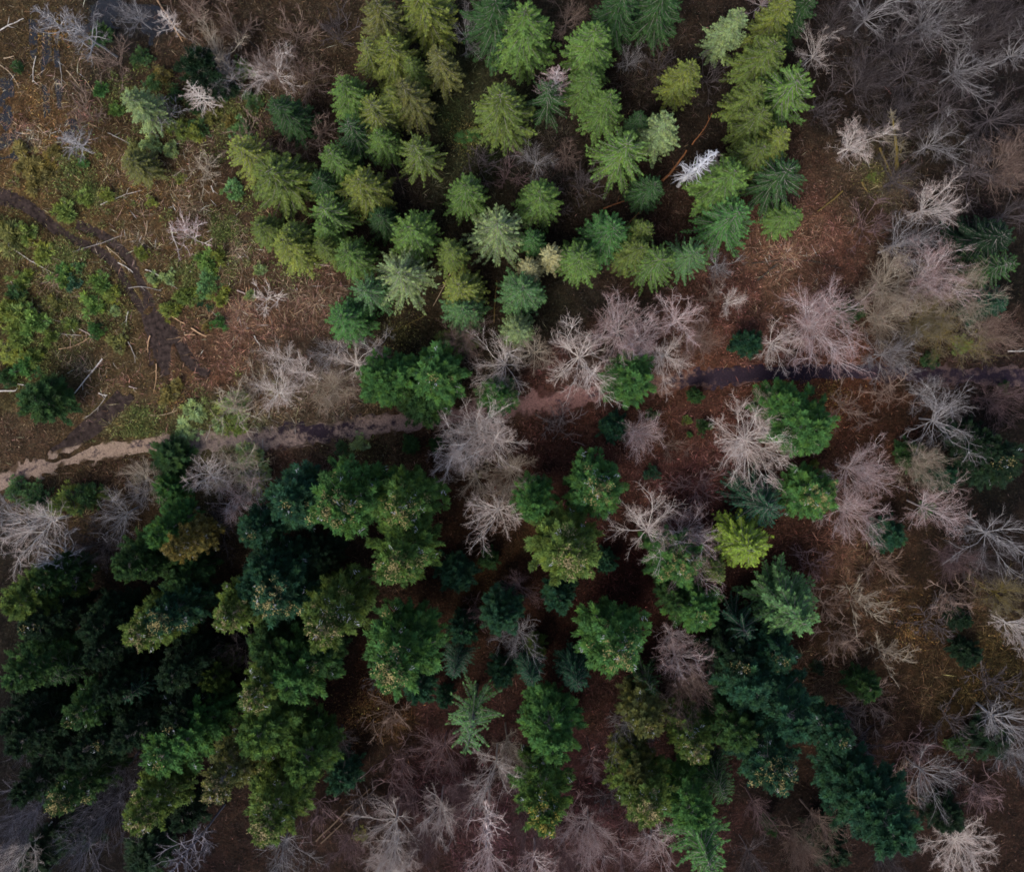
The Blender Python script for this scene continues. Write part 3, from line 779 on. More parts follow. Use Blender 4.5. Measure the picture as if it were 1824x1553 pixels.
# conifers: (tip x, tip y, width, height, colour, shape[, own label])
SPRUCES = [
 (668, 0, 84, 26, 'O', 's0'), (752, -20, 96, 26, 'Y', 's1'), (641, 72, 56, 24, 'Y', 'x0'), (690, 80, 84, 25, 'Y', 's2'), (733, 98, 48, 20, 'V', 's3'), (780, 88, 62, 24, 'O', 's1'),
 (604, 148, 72, 24, 'G', 's3'), (655, 180, 78, 28, 'Y', 'x1'), (689, 158, 50, 26, 'Y', 's0'), (727, 152, 66, 27, 'O', 's2'), (620, 225, 74, 20, 'D', 'x2'), (673, 235, 56, 18, 'G', 's1'),
 (737, 252, 76, 24, 'V', 'x0'), (494, 178, 72, 22, 'D', 's0'), (424, 260, 84, 20, 'Y', 'x1', 'bright yellow green spruce fanning out beside the brown clearing'), (472, 300, 104, 24, 'V', 's2'), (584, 275, 66, 24, 'G', 's3'), (557, 312, 58, 14, 'D', 's0'),
 (630, 320, 82, 25, 'Y', 's1'), (570, 366, 78, 22, 'G', 'x2'), (668, 382, 54, 13, 'D', 's2'), (821, 330, 72, 22, 'G', 's0'), (898, 172, 96, 28, 'V', 's3'),
 (876, -5, 98, 32, 'D', 's1'), (932, 14, 104, 34, 'G', 's2'), (1060, 44, 86, 32, 'G', 's0'), (1046, 118, 66, 24, 'G', 's3'), (1082, 170, 68, 25, 'G', 's1'), (983, 158, 66, 20, 'D', 'w0', 'dark drooping spruce just below the pink bare larch'),
 (1112, -15, 78, 28, 'D', 's2'), (1192, -28, 84, 28, 'D', 's3'), (1145, 205, 46, 14, 'D', 's0'), (1192, 208, 68, 26, 'P', 's1', 'pale tipped spruce left of the white dead spruce'), (1122, 250, 100, 26, 'G', 'x0'), (1163, 322, 58, 18, 'D', 's2'),
 (1233, 108, 64, 24, 'Y', 's3'), (1323, 14, 62, 30, 'P', 's0', 'grey green spruce showing its long bare leaning trunk'), (1311, 302, 92, 28, 'G', 's1'), (1318, 380, 98, 25, 'E', 'x1'), (966, 342, 74, 22, 'G', 's2'),
 (1408, 8, 66, 28, 'Y', 's3'), (1388, 72, 84, 30, 'V', 's0'), (1442, -8, 60, 26, 'D', 's1'), (1429, 140, 112, 30, 'G', 'x2'), (1401, 243, 64, 26, 'Y', 's2'), (1366, 254, 66, 24, 'V', 's3'), (1422, 300, 100, 27, 'D', 'x0'), (1427, 372, 62, 16, 'G', 's0'),
 (1350, 150, 60, 22, 'V', 's2'), (1375, 190, 70, 22, 'V', 's1'),
 (724, 404, 84, 25, 'G', 's1'), (887, 409, 104, 27, 'P', 'x1', 'star shaped pale spruce with separate long branches, centre of the upper wood'), (511, 410, 58, 20, 'V', 's2'), (498, 434, 72, 22, 'Y', 's3'), (563, 402, 52, 18, 'G', 's0'), (568, 436, 44, 18, 'V', 's1'),
 (612, 447, 70, 21, 'G', 's2'), (702, 479, 100, 26, 'P', 'x2'), (646, 511, 74, 22, 'B', 'x0'), (796, 445, 58, 18, 'V', 's0'), (824, 514, 72, 22, 'Y', 's3'), (820, 550, 72, 14, 'B', 's1'), (606, 570, 78, 18, 'E', 's2'),
 (458, 402, 60, 12, 'V', 's0'), (953, 418, 48, 16, 'E', 's1'), (946, 469, 44, 18, 'C', 's2', 'small yellow cream spruce left of the larger cream spruce'), (989, 445, 46, 24, 'C', 's3', 'cream spruce with pale sprays between two green spruces'), (1040, 449, 76, 26, 'G', 's0'), (1084, 408, 84, 26, 'E', 's2'), (1152, 396, 46, 20, 'V', 's1'),
 (1137, 438, 60, 24, 'V', 's3'), (1180, 455, 82, 27, 'G', 'x1'), (1246, 448, 70, 22, 'B', 'x2'), (929, 515, 80, 22, 'B', 's0'), (922, 583, 58, 16, 'P', 's3'),
 (1352, 985, 96, 20, 'L', 's2', 'lime green spruce with thick finger like branches'), (1432, 1104, 116, 26, 'B', 's1', 'pale blue green spruce with grey branch lines, leaning outward'), (1339, 1134, 84, 18, 'T', 'w1', 'sparse dark teal spruce with open feathery branches'),
 (838, 1338, 84, 44, 'B', 'w0', 'fern like spruce of feathery green branches pointing down the picture'), (1372, 905, 100, 14, 'T', 'x1'), (1160, 1240, 60, 18, 'D', 'w1'), (1027, 1231, 62, 22, 'T', 's2'), (1290, 1036, 50, 16, 'V', 's3'), (810, 1198, 54, 14, 'T', 'x2'),
 (942, 1216, 56, 16, 'T', 's0'), (1268, 1552, 112, 30, 'E', 'x0'), (1297, 1420, 76, 26, 'D', 'x1'), (1800, 468, 80, 20, 'D', 'x2'), (1797, 535, 64, 14, 'T', 's1'), (1790, 420, 90, 16, 'K', 's2'),
 (340, 104, 74, 14, 'K', 'd0', 'blackish spruce standing alone among the grey snags'), (58, 716, 78, 9, 'D', 'd1'), (1345, 612, 46, 9, 'T', 'd0')]
FIRS = [
 (668, 683, 84, 18, 'E', 'f0', 'twin fir with white flecked crown beside the path, the one farther left'), (709, 672, 74, 15, 'E', 'f1'), (768, 675, 104, 18, 'E', 'f2', 'twin fir with yellowish crown beside the path, the one farther right'), (752, 715, 84, 12, 'D', 'd0'), (884, 714, 66, 15, 'E', 'f3'),
 (1129, 678, 84, 16, 'E', 'f1', 'round emerald fir overhanging the path alone'), (1100, 765, 46, 9, 'T', 'd1'), (1247, 706, 26, 5, 'D', 'd0'),
 (505, 904, 104, 22, 'T', 'f2'), (606, 910, 118, 36, 'E', 'c0', 'broad fir with tan cone patch on its lower edge below the path'), (710, 917, 104, 34, 'G', 'c1'), (696, 1026, 108, 38, 'G', 'c2', 'fir with whitish tan head lying above the largest round fir'),
 (492, 1076, 118, 26, 'T', 'c0'), (558, 1137, 108, 40, 'V', 'c1', 'tan headed fir with white flecks, yellow green towards its right side'), (708, 1198, 124, 36, 'E', 'c2', 'largest round fir with gold flecked dome, middle of the lower wood'),
 (895, 1112, 74, 17, 'T', 'f3'), (806, 1038, 62, 10, 'T', 'd1'), (826, 1134, 50, 9, 'T', 'd0'), (871, 1005, 34, 6, 'D', 'd1'), (726, 794, 30, 5, 'D', 'd0'), (776, 795, 26, 5, 'D', 'd1'),
 (959, 908, 70, 24, 'E', 'f0'), (1072, 890, 100, 25, 'E', 'c1', 'fir with a round ringed green gold top left of the bare tree'), (1013, 998, 114, 32, 'V', 'c2', 'pale speckled fir with a scalloped edge below two greener firs'), (1216, 1022, 96, 20, 'E', 'c0', 'fir half hidden under the pink white bare tree'), (1254, 1107, 84, 18, 'E', 'f2'), (1215, 1075, 56, 14, 'D', 'f1'),
 (1000, 1073, 58, 10, 'T', 'd0'), (1103, 1176, 114, 27, 'E', 'c1', 'fir with white and yellow streaked crown right of dark teal spruces'), (1085, 1008, 36, 8, 'T', 'd1'), (1468, 888, 90, 16, 'E', 'c0', 'green fir with yellow sprays at the edge of the pink bare pair'), (1460, 760, 104, 22, 'E', 'f0'), (1415, 725, 76, 16, 'E', 'f1'),
 (1599, 960, 54, 8, 'T', 'd0'), (1697, 848, 52, 10, 'T', 'd1'), (1805, 835, 100, 18, 'K', 'f2'), (1772, 790, 70, 16, 'K', 'f1'), (1725, 1112, 40, 6, 'K', 'd0'), (1740, 1172, 46, 6, 'K', 'd1'), (1525, 553, 40, 7, 'D', 'd0'), (1647, 815, 46, 8, 'D', 'd1'),
 (292, 876, 56, 7, 'E', 'd1'), (297, 822, 70, 5, 'D', 'd0'), (272, 945, 70, 22, 'E', 'f3'), (296, 986, 64, 28, 'M', 'c0', 'mustard topped fir among dark green firs'), (208, 1012, 78, 26, 'D', 'f0'), (243, 1024, 62, 24, 'D', 'f1'), (436, 958, 74, 18, 'T', 'f2'), (460, 1025, 80, 22, 'T', 'f0'),
 (12, 1086, 92, 26, 'V', 'f3', 'olive fir cut by the picture edge'), (60, 1050, 70, 22, 'D', 'f2'), (230, 1142, 88, 28, 'V', 'c1'), (276, 1108, 84, 27, 'T', 'c2', 'dark fir with a round rust brown cone patch'), (402, 1106, 84, 26, 'V', 'c0'), (445, 1060, 76, 22, 'T', 'f3'),
 (8, 1216, 90, 28, 'D', 'f1'), (92, 1216, 70, 26, 'D', 's1'), (160, 1180, 80, 24, 'K', 'f0'), (124, 1290, 82, 28, 'D', 'f2'), (228, 1242, 70, 26, 'T', 'x1'), (300, 1215, 84, 24, 'K', 'f3'), (366, 1218, 50, 15, 'V', 'd0'), (224, 1330, 88, 28, 'K', 'f1'), (300, 1290, 84, 24, 'K', 'f2'), (140, 1360, 90, 26, 'K', 'f0'), (40, 1340, 90, 28, 'K', 'f3'),
 (100, 1440, 84, 28, 'D', 'c2'), (30, 1420, 80, 26, 'K', 'f1'), (232, 1466, 92, 30, 'V', 'c0', 'dark fir with a big round ringed olive tip near the grey bare trees'), (272, 1362, 108, 28, 'E', 'f2'), (330, 1330, 96, 26, 'E', 'f1'), (378, 1416, 88, 34, 'O', 'c1', 'tan tipped fir, long and pale among dark green firs'), (450, 1330, 110, 28, 'G', 'f3'), (458, 1476, 106, 33, 'V', 'c2'), (520, 1380, 92, 26, 'G', 'f0'), (455, 1260, 90, 30, 'V', 'c1'), (505, 1230, 110, 27, 'E', 'f1'), (545, 1190, 80, 22, 'D', 'f2'), (470, 1180, 84, 22, 'D', 'f3'),
 (50, 1130, 84, 24, 'K', 'f2'), (150, 1128, 76, 22, 'K', 'f0'), (190, 1250, 80, 24, 'K', 'f3'), (16, 1290, 84, 26, 'K', 'f0'), (84, 1360, 80, 22, 'K', 'f1'), (172, 1330, 80, 24, 'K', 'f2'), (120, 1500, 70, 9, 'K', 'd0'), (50, 1540, 70, 9, 'K', 'd1'), (250, 1535, 84, 8, 'K', 'd0'), (320, 1470, 60, 9, 'K', 'd1'), (520, 1020, 70, 16, 'T', 'f1'), (300, 1040, 80, 18, 'D', 'f0'), (560, 1000, 70, 13, 'K', 'f3'), (598, 1402, 60, 10, 'T', 'd1'), (742, 1238, 56, 10, 'T', 'd0'), (787, 1254, 32, 7, 'T', 'd1'), (896, 1212, 48, 10, 'T', 'd0'), (955, 1160, 34, 8, 'V', 'd1'),
 (972, 1476, 100, 35, 'Y', 'c0', 'long yellow tipped fir reaching far down from the dark gap'), (985, 1330, 100, 27, 'E', 'f1'), (1163, 1312, 80, 24, 'O', 'f2'), (1252, 1348, 76, 26, 'V', 'c1'), (1163, 1478, 100, 32, 'V', 'c2', 'tan and white flecked fir just right of the long yellow tipped fir'), (1140, 1395, 70, 24, 'O', 'f3'), (1240, 1480, 90, 26, 'E', 'f0'),
 (1432, 1296, 112, 28, 'T', 'f0'), (1360, 1250, 110, 24, 'T', 'f1'), (1320, 1190, 90, 20, 'K', 'f2'), (1392, 1390, 106, 31, 'T', 'c0', 'dark teal fir with a small orange brown tip'), (1330, 1330, 90, 24, 'D', 'f3'), (1400, 1190, 80, 20, 'T', 'f2'),
 (1605, 1514, 124, 31, 'T', 'f1', 'long dark shaggy fir leaning to the lower corner'), (1560, 1440, 100, 24, 'T', 'f3'), (1500, 1340, 76, 18, 'T', 'f2'), (1557, 1236, 50, 9, 'D', 'd1'), (1780, 1325, 70, 6, 'K', 'd0'), (1490, 1525, 70, 10, 'K', 'd1'), (1381, 1485, 24, 6, 'D', 'd0'), (1700, 1465, 60, 8, 'K', 'd1')]

# leafless trees: (crown x, crown y, width, height, colour, shape[, own label])
BARE = [
 (1455, 577, 172, 15, 'p', 'b0', 'big pink bare tree spreading over the path edge'), (1589, 506, 124, 15, 't', 'b1'), (1655, 492, 130, 15, 'p', 'b0'), (1712, 530, 124, 15, 't', 'b1'), (1577, 562, 110, 13, 't', 'b2'), (1640, 572, 110, 13, 'm', 'b0'), (1590, 630, 96, 13, 'g', 'b2'), (1690, 600, 100, 13, 'm', 'o0'), (1762, 596, 90, 12, 'b', 'b0'), (1600, 440, 84, 14, 'g', 'm0'), (1635, 425, 60, 15, 'g', 'm1'),
 (1380, 610, 70, 12, 'w', 'o2'),
 (1034, 636, 124, 14, 'w', 'o0', 'white bare tree with bright hub and long upward arms by the path'), (1105, 590, 122, 15, 'p', 'b1'), (1147, 606, 74, 13, 'p', 'm1'), (1113, 628, 74, 13, 'p', 'm2'), (1187, 632, 84, 11, 'w', 'o1'), (1216, 572, 84, 12, 'p', 'm0'), (1248, 602, 76, 10, 'b', 'b2'), (1303, 538, 46, 10, 'w', 'm2'), (953, 628, 84, 14, 't', 'm1'), (900, 650, 100, 14, 'w', 'o2'), (1280, 472, 54, 9, 'g', 'm2'), (1275, 530, 60, 9, 'b', 'g0'),
 (821, 608, 86, 12, 'b', 'b2', 'brown bare tree directly below the yellow and blue green spruces'), (632, 650, 80, 9, 'w', 'o2'), (492, 700, 84, 9, 'w', 'o1'), (542, 668, 56, 9, 'w', 'm0'), (510, 640, 60, 7, 'w', 'o0'), (592, 634, 70, 9, 'g', 'm1'), (590, 690, 84, 8, 't', 'b1'), (410, 730, 96, 7, 't', 'g0'), (450, 690, 70, 6, 't', 'g1'), (660, 625, 66, 9, 'g', 'm2'),
 (862, 775, 150, 16, 'w', 'b0', 'big white bare tree hanging over the path edge left of the picture centre'), (888, 705, 80, 13, 't', 'o1'), (890, 910, 100, 17, 'w', 'm1', 'white bare tree with pink haze and visible trunk, left of green firs'), (910, 845, 96, 14, 't', 'b1'), (845, 850, 76, 12, 't', 'o2'), (820, 800, 80, 13, 'w', 'm0'),
 (1158, 950, 126, 17, 'w', 'o2', 'white bare tree with two long twig arms, left half of the tangled pair'), (1212, 964, 120, 16, 'p', 'b2', 'pinkish bare tree, right half of the tangled pair'), (1137, 772, 84, 14, 'p', 'b0'), (1195, 800, 52, 8, 'b', 'g1'), (1338, 788, 150, 16, 'w', 'b1', 'large white bare tree right of centre below the path'), (1365, 730, 70, 12, 't', 'm0'),
 (926, 1130, 76, 14, 'g', 'm0'), (921, 1048, 70, 10, 'r', 'm2'), (845, 1092, 60, 9, 'r', 'g0'), (1203, 1140, 70, 16, 'p', 'm0'), (1212, 1180, 92, 17, 'p', 'm1'), (1218, 1224, 116, 17, 'b', 'b0'), (1268, 1160, 60, 14, 'r', 'b1'),
 (1121, 1288, 76, 17, 'g', 'm2', 'pale grey bare tree with a branching spine left of brown firs'), (1055, 1362, 54, 17, 'r', 'l0'), (1056, 1486, 100, 17, 'p', 'b2'), (1171, 1500, 84, 15, 'p', 'm0'), (953, 1540, 84, 16, 'p', 'm1'), (940, 1470, 84, 15, 'r', 'b1'),
 (884, 1376, 96, 20, 'w', 'o0', 'white bare tree left of the long yellow tipped fir'), (900, 1330, 60, 18, 't', 'm2'), (868, 1470, 80, 20, 'p', 'l1'), (782, 1448, 80, 17, 'w', 'o1'), (700, 1475, 100, 18, 'w', 'o2', 'white bare tree standing alone above the bottom edge beside dark firs'), (700, 1530, 110, 17, 'w', 'b0'), (868, 1528, 76, 18, 'p', 'm0'), (790, 1340, 96, 14, 'r', 'o0'), (705, 1358, 90, 9, 'r', 'g0'), (500, 1510, 100, 16, 'g', 'o1'), (668, 1221, 40, 5, 'g', 'g1'), (600, 1310, 70, 9, 'k', 'm1'), (760, 1500, 76, 15, 'r', 'b2'), (820, 1410, 76, 13, 'r', 'b0'), (620, 1505, 76, 14, 'r', 'm0'), (1010, 1535, 80, 14, 'r', 'b1'), (1110, 1535, 80, 14, 'r', 'o0'),
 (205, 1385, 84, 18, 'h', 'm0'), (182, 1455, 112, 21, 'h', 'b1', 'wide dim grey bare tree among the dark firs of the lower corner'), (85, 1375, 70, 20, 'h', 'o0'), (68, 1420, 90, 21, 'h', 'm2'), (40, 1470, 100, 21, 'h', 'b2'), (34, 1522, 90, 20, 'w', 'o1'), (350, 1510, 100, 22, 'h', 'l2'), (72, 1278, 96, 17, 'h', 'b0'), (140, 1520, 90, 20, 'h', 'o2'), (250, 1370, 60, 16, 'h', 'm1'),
 (1525, 838, 104, 17, 'p', 'b2', 'upper tree of the pink bare pair'), (1518, 915, 100, 17, 'p', 'b1', 'lower tree of the pink bare pair'), (1638, 826, 92, 14, 't', 'b0'), (1656, 905, 100, 15, 'p', 'o1'), (1770, 955, 120, 16, 'g', 'o2', 'wide grey bare tree with long crooked limbs near the right edge'), (1689, 990, 84, 11, 'r', 'b0'), (1683, 752, 122, 16, 'g', 'o0'), (1780, 712, 84, 12, 'r', 'b1'), (1650, 700, 66, 11, 'g', 'm2'), (1735, 800, 70, 13, 'r', 'm0'), (1533, 1072, 80, 8, 't', 'g0'), (1568, 1010, 80, 7, 'b', 'g1'), (1808, 1118, 70, 14, 'w', 'o0'), (1782, 1060, 90, 12, 'm', 'o1'), (1580, 1168, 70, 7, 't', 'g0'), (1740, 1000, 80, 11, 'k', 'b2'),
 (1712, 1505, 112, 9, 'w', 'b1', 'white star shaped bare tree alone on the brown floor'), (1648, 1382, 96, 14, 'g', 'o2'), (1507, 1268, 60, 8, 'k', 'm2'), (1780, 1280, 110, 14, 'g', 'm1'), (1810, 1348, 70, 14, 'g', 'o1'), (1456, 1470, 80, 16, 'b', 'm0'), (1428, 1500, 84, 16, 'b', 'b0'), (1582, 1528, 80, 15, 'k', 'b2'), (1350, 1440, 60, 15, 'r', 'm1'), (1340, 1535, 84, 16, 'k', 'o0'),
 # the leafless wood of the upper right
 (1539, 140, 120, 14, 'k', 'b0'), (1554, 26, 100, 14, 'g', 'o0'), (1660, 30, 130, 15, 'g', 'b1'), (1594, 210, 110, 14, 'k', 'b2'), (1523, 253, 80, 14, 'w', 'm0', 'small white bare tree at the thicket edge beside the dark spruce'), (1718, 120, 100, 15, 'g', 'o1'), (1778, 208, 100, 14, 'k', 'o2'), (1812, 90, 80, 15, 'g', 'm0'), (1790, 292, 120, 14, 'b', 'b0'), (1664, 254, 76, 14, 'g', 'o0'), (1650, 372, 90, 13, 'w', 'o1', 'white bare tree at the foot of the mossy trunk'), (1457, 92, 64, 14, 'w', 'o2', 'small white bare tree touching the tall spruces'), (1623, 122, 100, 14, 'k', 'o2'), (1488, 36, 90, 14, 'k', 'b1'), (1754, 76, 100, 14, 'k', 'b2'), (1690, 190, 100, 13, 'k', 'm1'), (1740, 300, 100, 12, 'k', 'm2'), (1600, 320, 80, 11, 'k', 'm0'), (1470, 190, 76, 11, 'k', 'g0'), (1600, 70, 90, 13, 'k', 'm1'), (1720, 20, 96, 14, 'k', 'o0'), (1800, 380, 80, 12, 'k', 'm2'), (1560, 400, 80, 10, 'r', 'g1'), (1790, 20, 96, 14, 'k', 'b1'),
 # between the upper spruces
 (955, 285, 62, 10, 'g', 'o0'), (1010, 275, 56, 9, 'b', 'm1'), (905, 310, 70, 8, 'r', 'g1'), (830, 65, 74, 12, 'g', 'o2'), (1122, 110, 50, 9, 'g', 'o1'), (1040, 330, 70, 8, 'k', 'g0'), (1010, 35, 60, 10, 'b', 'm2'), (1270, 130, 70, 9, 'k', 'g1'), (1370, -5, 70, 14, 'p', 'b2'), (850, 290, 70, 7, 'k', 'g0'), (1180, 110, 60, 7, 'k', 'g1'), (560, 230, 84, 8, 'b', 'g0'), (545, 130, 90, 8, 'b', 'g1'), (500, 270, 66, 7, 'b', 'g0'), (990, 370, 60, 7, 'k', 'g1'),
 # left clearing and the flooded corner
 (100, 40, 84, 18, 'g', 'l0'), (148, 55, 90, 19, 'g', 'l1'), (240, 25, 70, 12, 'g', 'm0'), (302, 40, 44, 11, 'w', 'l2', 'thin white birch standing at the edge of the dark pond'), (386, 100, 90, 15, 't', 'm2'), (408, 138, 70, 12, 'g', 'm0'), (474, 112, 70, 14, 'b', 'm1'), (488, 128, 84, 12, 'w', 'o0'), (330, 420, 74, 5, 'p', 'g0'), (126, 255, 56, 12, 'g', 'r0'), (470, 535, 56, 3, 'w', 'g1'), (335, 20, 84, 8, 'b', 'g0'), (420, 50, 80, 8, 'b', 'g1'),
 # scrub on the open floor, right and bottom
 (1500, 1130, 90, 5, 'b', 'g0'), (1560, 1255, 96, 5, 'b', 'g1'), (1622, 1335, 96, 5, 'r', 'g0'), (1690, 1290, 90, 5, 'k', 'g1'), (1530, 1335, 80, 4, 'k', 'g0'), (1602, 1405, 96, 5, 'b', 'g1'), (1752, 1405, 96, 5, 'r', 'g0'), (1662, 1112, 90, 4, 'k', 'g1'), (1702, 1062, 90, 5, 'b', 'g0'), (1478, 1080, 80, 4, 'b', 'g1'), (1768, 1225, 96, 5, 'k', 'g0'), (1455, 1010, 76, 4, 'r', 'g1'),
 (560, 1440, 90, 5, 'r', 'g0'), (640, 1440, 90, 5, 'k', 'g1'), (725, 1415, 96, 6, 'r', 'g0'), (845, 1440, 90, 6, 'r', 'g1'), (922, 1405, 84, 6, 'r', 'g0'), (1012, 1480, 96, 6, 'r', 'g1'), (1095, 1425, 90, 5, 'k', 'g0'), (1132, 1462, 80, 6, 'r', 'g1'), (690, 1270, 84, 4, 'b', 'g0'), (1240, 870, 96, 4, 'r', 'g1'), (1000, 760, 80, 3, 'k', 'g0'), (1500, 730, 84, 3, 'b', 'g1'), (1590, 700, 84, 3, 'b', 'g0'),
 (200, 100, 80, 6, 'b', 'g1'), (290, 200, 70, 6, 'g', 'g0'), (440, 250, 76, 5, 'b', 'g1'), (360, 300, 70, 4, 't', 'g0'), (520, 60, 80, 6, 'b', 'g1'), (600, 60, 70, 6, 'k', 'g0'), (150, 200, 70, 5, 'b', 'g1'), (520, 440, 60, 3, 'r', 'g0'),
 # fringe under the path, left
 (80, 935, 116, 17, 'w', 'm1', 'white bare tree with blue white limbs lying over olive bushes'), (105, 998, 120, 17, 'g', 'l0'), (212, 917, 80, 14, 'g', 'm0'), (262, 855, 76, 10, 't', 'm2'), (370, 848, 84, 11, 'w', 'm1'), (425, 840, 90, 10, 't', 'm0'), (250, 880, 60, 9, 'g', 'm0'), (420, 890, 76, 10, 'p', 'm2'), (390, 935, 84, 9, 'k', 'o1'), (30, 925, 100, 14, 'g', 'm2'), (180, 970, 90, 12, 'k', 'b1'), (430, 1150, 70, 14, 'k', 'm0'), (455, 860, 76, 10, 'g', 'm1')]
SNAGS = [(1268, 268, 58, 24, 'W', 'n0', 'white dead spruce skeleton, the larger bright one of two'), (1280, 272, 56, 19, 'g', 'n1', 'greyish dead spruce skeleton behind the white one'), (330, 152, 56, 14, 'w', 'r0', 'dense whitish feathery dead larch among green shrubs'), (222, 168, 62, 15, 'P', 's2', 'pale yellowish larch thinning out in the clearing'), (228, 285, 60, 9, 'O', 's1', 'low yellowish larch by the clearing')]

BUSHES = [(284, 130, 36, 'M', 4, 'mustard yellow bush with leafy crown beside grey snags'), (318, 230, 44, 'V', 4), (342, 234, 40, 'Y', 4), (268, 255, 40, 'P', 3), (300, 265, 36, 'P', 3), (112, 378, 46, 'V', 2), (150, 350, 40, 'V', 2), (20, 420, 70, 'O', 2.5), (50, 415, 40, 'V', 2), (72, 450, 44, 'Y', 2), (110, 480, 34, 'E', 1.5), (108, 495, 40, 'G', 2), (140, 475, 22, 'B', 1.2), (175, 505, 44, 'G', 2), (200, 525, 36, 'Y', 2), (165, 545, 46, 'G', 2), (130, 505, 32, 'T', 1.4), (172, 588, 32, 'E', 2), (250, 450, 30, 'Y', 2), (270, 495, 26, 'P', 1.3), (300, 495, 30, 'P', 1.3), (330, 525, 44, 'V', 2), (303, 552, 42, 'Y', 2.2), (365, 465, 46, 'G', 2), (388, 455, 32, 'Y', 2), (372, 500, 44, 'B', 2), (362, 520, 34, 'B', 1.5), (390, 530, 36, 'Y', 2), (390, 575, 30, 'E', 2), (368, 580, 26, 'M', 1.5), (460, 480, 28, 'P', 1.5), (445, 525, 22, 'P', 1.2), (372, 548, 14, 'T', 0.8), (355, 542, 14, 'T', 0.8),
 (30, 560, 60, 'V', 2.5), (8, 555, 50, 'Y', 2.5), (60, 575, 60, 'G', 2.5), (30, 595, 56, 'V', 2.5), (15, 630, 54, 'Y', 3), (60, 635, 40, 'V', 2), (45, 655, 44, 'E', 2.5), (10, 670, 40, 'D', 2.5), (25, 520, 40, 'D', 2), (35, 500, 40, 'V', 2), (90, 600, 34, 'V', 2), (125, 580, 30, 'V', 1.6), (205, 555, 24, 'P', 1), (100, 545, 34, 'O', 1.5), (210, 610, 40, 'O', 1.2),
 (178, 158, 30, 'E', 2), (205, 195, 30, 'G', 2), (365, 140, 36, 'E', 3), (310, 165, 34, 'D', 3), (400, 160, 40, 'D', 3), (430, 120, 44, 'G', 3.5), (448, 180, 40, 'D', 3), (430, 230, 40, 'B', 2.5), (410, 215, 28, 'M', 2), (415, 340, 44, 'B', 2), (250, 100, 40, 'D', 3), (270, 145, 36, 'D', 3), (175, 60, 44, 'D', 2.5), (30, 120, 24, 'D', 1.5), (355, 225, 40, 'D', 3), (375, 210, 36, 'O', 2), (345, 190, 30, 'D', 2), (145, 290, 24, 'E', 1.2), (320, 320, 20, 'Y', 1), (270, 360, 22, 'Y', 1), (190, 350, 30, 'Y', 1.5), (240, 270, 34, 'O', 2), (48, 290, 60, 'M', 2), (60, 320, 50, 'M', 1.8), (85, 305, 40, 'M', 1.6), (35, 265, 34, 'M', 1.6), (95, 270, 30, 'M', 1.4), (300, 705, 40, 'M', 1.2), (315, 690, 34, 'M', 1.2), (345, 730, 50, 'P', 1.5), (420, 720, 60, 'P', 2), (330, 770, 50, 'P', 0.8), (420, 760, 44, 'V', 1.2), (390, 755, 36, 'P', 1.2),
 (118, 895, 70, 'V', 5), (150, 885, 60, 'D', 5), (60, 890, 66, 'D', 5), (440, 818, 66, 'P', 5), (450, 855, 60, 'P', 4), (185, 880, 26, 'V', 2), (30, 870, 50, 'D', 3),
 (828, 245, 44, 'E', 1), (845, 240, 30, 'E', 1), (640, 790, 44, 'P', 1), (610, 800, 40, 'D', 1), (850, 845, 20, 'M', 1.4), (1310, 610, 26, 'Y', 1), (1555, 315, 24, 'V', 0.8), (830, 610, 60, 'V', 1.2), (790, 600, 40, 'V', 1), (1160, 740, 30, 'D', 1.2), (1255, 760, 40, 'D', 2.5), (1225, 750, 24, 'V', 1), (1230, 775, 16, 'E', 1), (1165, 845, 40, 'T', 4), (1722, 615, 50, 'V', 4), (1660, 640, 44, 'D', 2), (1452, 825, 22, 'Y', 2), (1650, 910, 40, 'D', 2), (1790, 690, 30, 'D', 2), (1700, 1450, 36, 'D', 2), (1680, 1440, 40, 'D', 2), (1640, 1440, 40, 'K', 2.5), (1500, 1310, 36, 'D', 3), (1455, 1190, 36, 'K', 2), (1710, 1330, 60, 'D', 4), (960, 1165, 30, 'Y', 4), (1560, 1470, 44, 'K', 2), (640, 1485, 36, 'O', 1), (1790, 430, 50, 'D', 3)]

